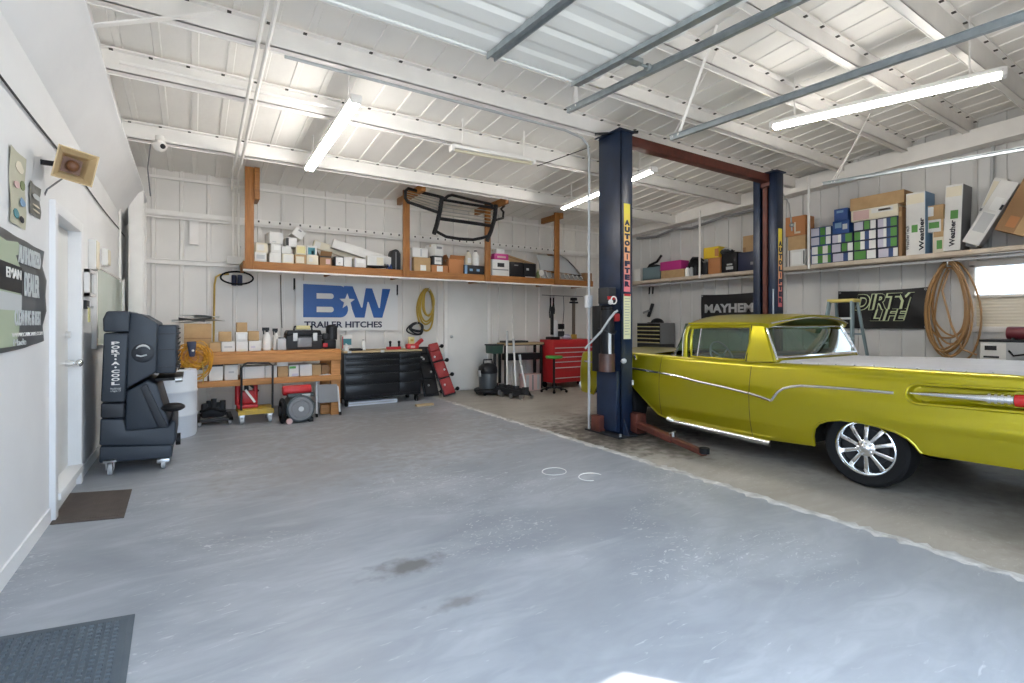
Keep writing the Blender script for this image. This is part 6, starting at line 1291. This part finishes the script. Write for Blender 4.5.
# tall white cartons
def tall(label, px, X, m_, endm, lean, green, txt, y_txt):
    o = rbox(label, px, X, sZ + (.012 if lean else 0), m_, .36, GR, patches=((green[0], green[1], green[2], green[3], 'filtergreen'), (.05, .82, .95, .97, 'cream')), rx=lean, endm=endm, name='tall_box')
    ye = aX(px[0], px[3], X).y - aX(px[1], px[3], X).y; d = X / ray((px[0] + px[1]) / 2, px[3])[0]; h = (px[3] - px[2]) * d / FOC
    if txt:  # words running up the front
        Tm = Matrix.Translation(Vector((-.003, ye / 2 - ye * y_txt[1], h * .06))) @ Matrix(((0, 1, 0, 0), (0, 0, 1, 0), (1, 0, 0, 0), (0, 0, 0, 1)))
        lettering('lettering', txt, h * y_txt[2], ye * (y_txt[1] - y_txt[0]), 'ink', o, Tm, .003, .03)
    return o
t1 = tall('tall white carton with grey blue end nearest the filter boxes', (906, 925, 189, 251.5), 9.02, 'whitebox', 'lblue', 0., (.30, .36, .62, .48), 'Weather', (.70, .95, .52))
lettering('lettering', 'WeatherTech', .36, .045, 'ink', t1, Matrix.Translation(Vector((-.003, .075, .08))) @ Matrix(((0, 1, 0, 0), (0, 0, 1, 0), (1, 0, 0, 0), (0, 0, 0, 1))), .003, .01)
k1 = rbox('tan and white box with a green square, under two boxes between the tall cartons', (932.5, 944.5, 228, 249.8), 9.12, sZ, 'cream', .28, GR, patches=((.35, .2, .8, .6, 'filtergreen'), (.1, .75, .9, 1., 'tan')))
k2 = rbox('white and green box, middle of three between the tall cartons', (926.5, 943.5, 215.5, 227.8), 9.12, top(k1), 'whitebox', .28, GR, patches=((.15, .3, .75, .8, 'filtergreen'), (.85, .0, 1., 1., 'tan')))
rbox('tan box with a white sticker, topmost of three between the tall cartons', (924, 943.5, 201, 215.3), 9.12, top(k2), 'tan', .28, GR, patches=((.05, .25, .5, .9, 'paper'),))
t2 = tall('tall white carton with a charcoal side near the leaning boxes', (943, 960, 184, 249.3), 9.0, 'whitebox', 'grey', math.radians(2.), (.35, .48, .8, .61), 'Weather', (.35, .68, .40))
# leaning boxes near the end
def leanbox(label, pb, pt, X, thick, dep, m_, edge, pat):
    b = aX(*pb, X); t = aX(*pt, X); b.z = sZ + .012 + thick * .35; T = thing('leaning_box', label, 'box', b, group=GR); d = (t - b); Ln = d.length; d.normalize(); n = Vector((1, 0, 0)).cross(d).normalized()
    Mx = Matrix(((1, 0, 0, 0), (0, n.y, d.y, 0), (0, n.z, d.z, 0), (0, 0, 0, 1)))
    q = MB(); q.box(0, dep, -thick / 2, thick / 2, 0, Ln, None, Mx); q.build('body', m_, T, bevel=.006)
    q = MB(); q.box(.006, dep - .006, -thick / 2 - .003, thick / 2 + .003, .01, Ln - .01, None, Mx); q.build('sides', edge, T)
    for (v0, v1, u0, u1, pm) in pat: q = MB(); q.box(-.003, .001, -thick / 2 + thick * u0, -thick / 2 + thick * u1, Ln * v0, Ln * v1, None, Mx); q.build('label', pm, T)
leanbox('slim white box leaning against the tall carton, first of the leaning ones', (970, 238), (1001, 178), 9.20, .145, .17, 'offwhite', 'grey', ((.0, .48, .1, .9, 'lgrey'), (.52, .56, .0, 1., 'grey'), (.6, .95, .1, .9, 'cream')))
leanbox('wider white box leaning behind the slim one, scuffed edge', (970, 245.5), (1010, 181), 9.0, .19, .18, 'whitebox', 'lgrey', ((.2, .5, .15, .85, 'lgrey'), (.55, .75, .3, .8, 'paper'), (.58, .66, .85, 1., 'dark')))
leanbox('big brown carton leaning at the near end of the wall shelf', (1013, 241), (1046, 178), 9.02, .40, .38, 'brown', 'tan', ((.0, .5, .5, 1., 'tan'), (.1, .3, .2, .45, 'orange_brown')))
# ================================================================ right wall hangings
def wall_banner(label, pxa, pxb, zt, zb, name='wall_banner'):
    ya = aX(pxa, 300, 9.44).y; yb = aX(pxb, 300, 9.44).y; W = ya - yb; H = zt - zb
    T = thing(name, label, 'banner', (9.455, ya, zb)); q = MB(); q.grid([[(-.010 + .006 * math.sin(i * .8 + j * .9), -W * i / 20, H * j / 8 - .02 * math.sin(PI * i / 20) * (1 if j == 8 else 0)) for i in range(21)] for j in range(9)]); q.build('sheet', mat('black_vinyl', (.010, .010, .012), .32), T)
    for y in (-.03, -W + .03):
        for z in (.03, H - .03): q = MB(); q.torus((-.016, y, z), .014, .004, 'X', 12, 6); q.build('grommet', 'steel', T)
    return T, W, H
RT = lambda y, z: Matrix.Translation(Vector((-.02, y, z))) @ Matrix(((0, 1, 0, 0), (-1, 0, 0, 0), (0, 0, 1, 0), (0, 0, 0, 1)))
T, W, H = wall_banner('black banner with grey MAYHEM lettering beside the far lift column', 701, 764, 2.02, 1.25)
ya = aX(701, 300, 9.44).y
def yy(px): return aX(px, 308, 9.44).y - ya
lettering('lettering', 'MAYHEM', yy(705) - yy(753.5), .185, 'lgrey', T, RT(yy(705), .37), .004, .04)
T, W, H = wall_banner('black banner with outlined DIRTY LIFE lettering above the car bed', 838, 928, 1.95, 1.31)
ya = aX(838, 300, 9.44).y; zb = 1.31
M['limeink'] = mat('pale_lime_print', (.62, .70, .42), .5)
def zz(px, py): return aX(px, py, 9.44).z - zb
for tx, x0_, x1_, yt, yb_, nm in (('DIRTY', 855, 915, 293.5, 310, 'lettering'), ('LIFE', 870, 908, 309, 321, 'lettering')):
    w_ = yy(x0_) - yy(x1_); z0_ = zz(880, yb_); z1_ = zz(880, yt)
    lettering(nm, tx, w_, z1_ - z0_, 'limeink', T, RT(yy(x0_), z0_), .004, .07, .25)
    lettering(nm, tx, w_ * .985, (z1_ - z0_) * .94, 'black', T, RT(yy(x0_) - w_ * .008, z0_ + (z1_ - z0_) * .03) @ Matrix.Translation(Vector((0, -.004, 0))), .004, .015, .25)
q = MB(); q.bar((-.02, yy(911), zz(911, 297)), (-.02, yy(904), zz(904, 320)), .02, .012); q.build('flourish', 'limeink', T)
# step ladder behind the car
a = aX(830, 299, 8.3); b = aX(857, 299, 8.3); w = a.y - b.y; zt = a.z - .01
T = thing('step_ladder', 'grey blue step ladder with a yellow top behind the car cab', 'ladder', (8.3, (a.y + b.y) / 2, 0)); M['ladderg'] = mat('grey_blue_fibreglass', (.20, .27, .29), .5)
q = MB(); q.box(-.10, .12, -w / 2, w / 2, zt - .05, zt); q.build('top_cap', mat('ladder_yellow', (.62, .50, .14), .5), T, bevel=.01)
for s in (-1, 1):
    q = MB(); q.bar((-.08, s * (w / 2 - .03), zt - .04), (-.38, s * (w / 2 + .10), 0), .085, .03, up=(0, 1, 0)); q.build('front_rail', 'ladderg', T, bevel=.005); q = MB(); q.bar((.10, s * (w / 2 - .04), zt - .04), (.55, s * (w / 2 + .06), 0), .05, .03, up=(0, 1, 0)); q.build('rear_rail', 'ladderg', T, bevel=.005)
for k in range(5): f = (k + 1) / 6; z = zt * (1 - f); x = -.08 - .30 * f; hw = w / 2 - .03 + .13 * f; q = MB(); q.box(x - .04, x + .05, -hw, hw, z - .015, z + .015); q.build('step', 'silver', T, bevel=.004)
for k in range(3): f = (k + 1.2) / 4; z = zt * (1 - f); x = .10 + .45 * f; hw = w / 2 - .04 + .1 * f; q = MB(); q.bar((x, -hw, z), (x, hw, z), .025, .025); q.build('brace', 'ladderg', T)
# brown hose on the wall beside the window
c = aX(953.5, 311, 9.36); T = thing('air_hose', 'brown rubber hose hung in long loops beside the right window', 'hose', c); M['hoseb'] = mat('brown_hose', (.36, .20, .075), .38)
a_, b_ = .255, .68
for i in range(9):
    s_ = R_.uniform(.72, 1.04); ox = R_.uniform(-.06, .06); ph = R_.uniform(0, 6); pts = []
    for k in range(36):
        t = 2 * PI * k / 36; pts.append((-.02 - .022 * i, a_ * s_ * math.cos(t) * (1 - .18 * math.sin(t)) + ox, b_ * (1 - s_) + b_ * s_ * math.sin(t) * (1 + .04 * math.cos(2 * t + ph)) + .02 * math.sin(3 * t + ph)))
    q = MB(); q.tube(pts, .0135, 7, closed=True); q.build('loop', 'hoseb', T)
q = MB(); q.tube([(.0, .05, .60), (-.1, .1, .3), (-.16, -.02, -.2), (-.18, -.15, -.55), (-.16, -.3, -.62)], .014, 7); q.build('tail', 'hoseb', T); q = MB(); q.tube([(.10, 0, .66), (-.24, 0, .64), (-.25, 0, .72)], .01); q.build('hook', 'steel', T)
# bench with small machines below the window
T = thing('side_bench', 'low grey steel bench behind the car below the window', 'bench', (8.75, .4, 0)); 
q = MB(); q.box(0, .7, 0, 2.0, .80, .84); q.build('bench_top', 'grey', T, bevel=.005)
for x in (.03, .62):
    for y in (.04, 1.9): q = MB(); q.box(x, x + .05, y, y + .05, 0, .80); q.build('leg', 'grey', T)
a = aX(980, 358, 8.85); b = aX(1004, 358, 8.85); h = .33
T = thing('welder', 'white boxy machine with black vents on the bench below the window', 'machine', (8.85, b.y, .842)); w = a.y - b.y
q = MB(); q.box(0, .5, -.45, w, 0, h - .02); q.build('body', 'offwhite', T, bevel=.012); q = MB(); q.box(-.01, .51, -.46, w + .01, h - .02, h + .01); q.build('lid', 'dark', T, bevel=.004)
for (y0, y1, z0, z1) in ((w * .3, w * .8, .20, .26), (w * .2, w * .85, .10, .125)): q = MB(); q.box(-.006, .0, y0, y1, z0, z1); q.build('vent', 'dark', T)
q = MB(); q.box(-.004, .0, -.44, -.02, .0, h - .03); q.build('side_panel', 'lgrey', T)
q = MB(); q.tube([(-.02, -.05, .2), (-.05, -.1, .14), (-.05, -.2, .16), (-.04, -.35, .12)], .012); q.build('hose', 'black', T)
T = thing('red_canister', 'dark red cylinder lying on the white machine near the window', 'canister', (8.98, b.y - .16, .842 + h + .012)); q = MB(); q.cyl((0, -.22, .085), (0, .16, .085), .085, n=24); q.build('cylinder', mat('canister_red', (.16, .025, .035), .4), T, bevel=.015)
for y in (-.15, .09): q = MB(); q.box(-.06, .06, y - .015, y + .015, 0, .03); q.build('cradle', 'dark', T)
# parts bin cabinet in the far corner
T = thing('parts_cabinet', 'dark drawer cabinet with rows of yellow-edged bins beyond the lift', 'cabinet', (8.95, 7.79, 0)); L = .72; z0, z1 = .92, 1.40
q = MB(); q.box(.02, .50, 0, L, z0, z1); q.build('body', mat('cabinet_grey', (.17, .175, .185), .5), T, bevel=.004)
q = MB(); q.box(.02, .50, 0, L, .0, z0 - .005); q.build('stand', 'dark', T, bevel=.006)
for r in range(5):
    for c_ in range(6):
        z = z0 + .02 + r * .092; y = .02 + c_ * .115; q = MB(); q.box(.0, .021, y, y + .105, z, z + .080); b_ = q.build('bin', 'black', T); q = MB(); q.box(-.012, .004, y, y + .105, z + .0, z + .018); q.build('lip', 'gyellow', b_)
T = thing('cap', 'black cap lying on top of the parts cabinet', 'cap', (9.15, 8.05, 1.402)); q = MB(); q.ball((0, 0, .0), .15, 18, 10, sc=(.9, 1.1, .75)); 
for v in q.v: v.z = max(0, v.z)
q.build('crown', 'black', T); q = MB(); q.box(-.24, -.08, -.09, .09, 0, .015); q.build('peak', 'black', T, bevel=.005)
a = aX(627 + 13, 318, 9.3); T = thing('wall_gun', 'dark air tool hanging on the right wall above the parts cabinet', 'tool', (9.40, 8.55, 1.55)); q = MB(); q.bar((0, 0, 0), (0, -.14, .32), .07, .06); q.build('body', 'dark', T, bevel=.012); q = MB(); q.bar((-.02, -.08, .16), (-.05, .12, .10), .05, .05); q.build('grip', 'grey', T, bevel=.01)
for i, px_ in enumerate((651, 654.5)):
    b = aX(px_, 288, 9.1); T = thing('hanging_clip', 'black clip hanging below the wall shelf rail, %s the far corner' % ('nearer' if i == 0 else 'farther from'), 'clip', (9.05, b.y, RZ - .165)); q = MB(); q.bar((0, 0, 0), (0, .01, -.17), .03, .02); q.build('jaw', 'black', T); q = MB(); q.torus((0, 0, -.19), .022, .006, 'X', 12, 6); q.build('ring', 'steel', T)
q = MB(); q.tube([(9.38, 8.9, 3.52), (9.3, 8.2, 3.46), (9.32, 7.7, 3.56), (9.3, 7.2, 3.50), (9.32, 6.4, 3.62), (9.3, 5.4, 3.62)], .03, 8); tag(q.build('cable_bundle', 'grey'), 'grey cable bundle draped along the rafter over the right wall', 'cable')
q = MB(); q.tube([(7.95, 4.75, 3.70), (8.3, 4.65, 3.62), (8.45, 4.6, 3.4), (8.5, 4.58, 3.05), (8.5, 4.58, 2.95)], .012, 7); q.ball((8.5, 4.58, 3.05), .04, 10, 6); tag(q.build('hanging_wire', 'steel'), 'wire hanging beside the far blue lift column', 'wire')
# pull cord of the unlit lamp
q = MB(); q.tube([aZ(537, 166, 3.5), aZ(560, 158, 3.62), aZ(590, 147, 3.75)], .006, 6); tag(q.build('hanging_wire', 'dark'), 'dark wire strung from the unlit lamp to the blue column', 'wire')
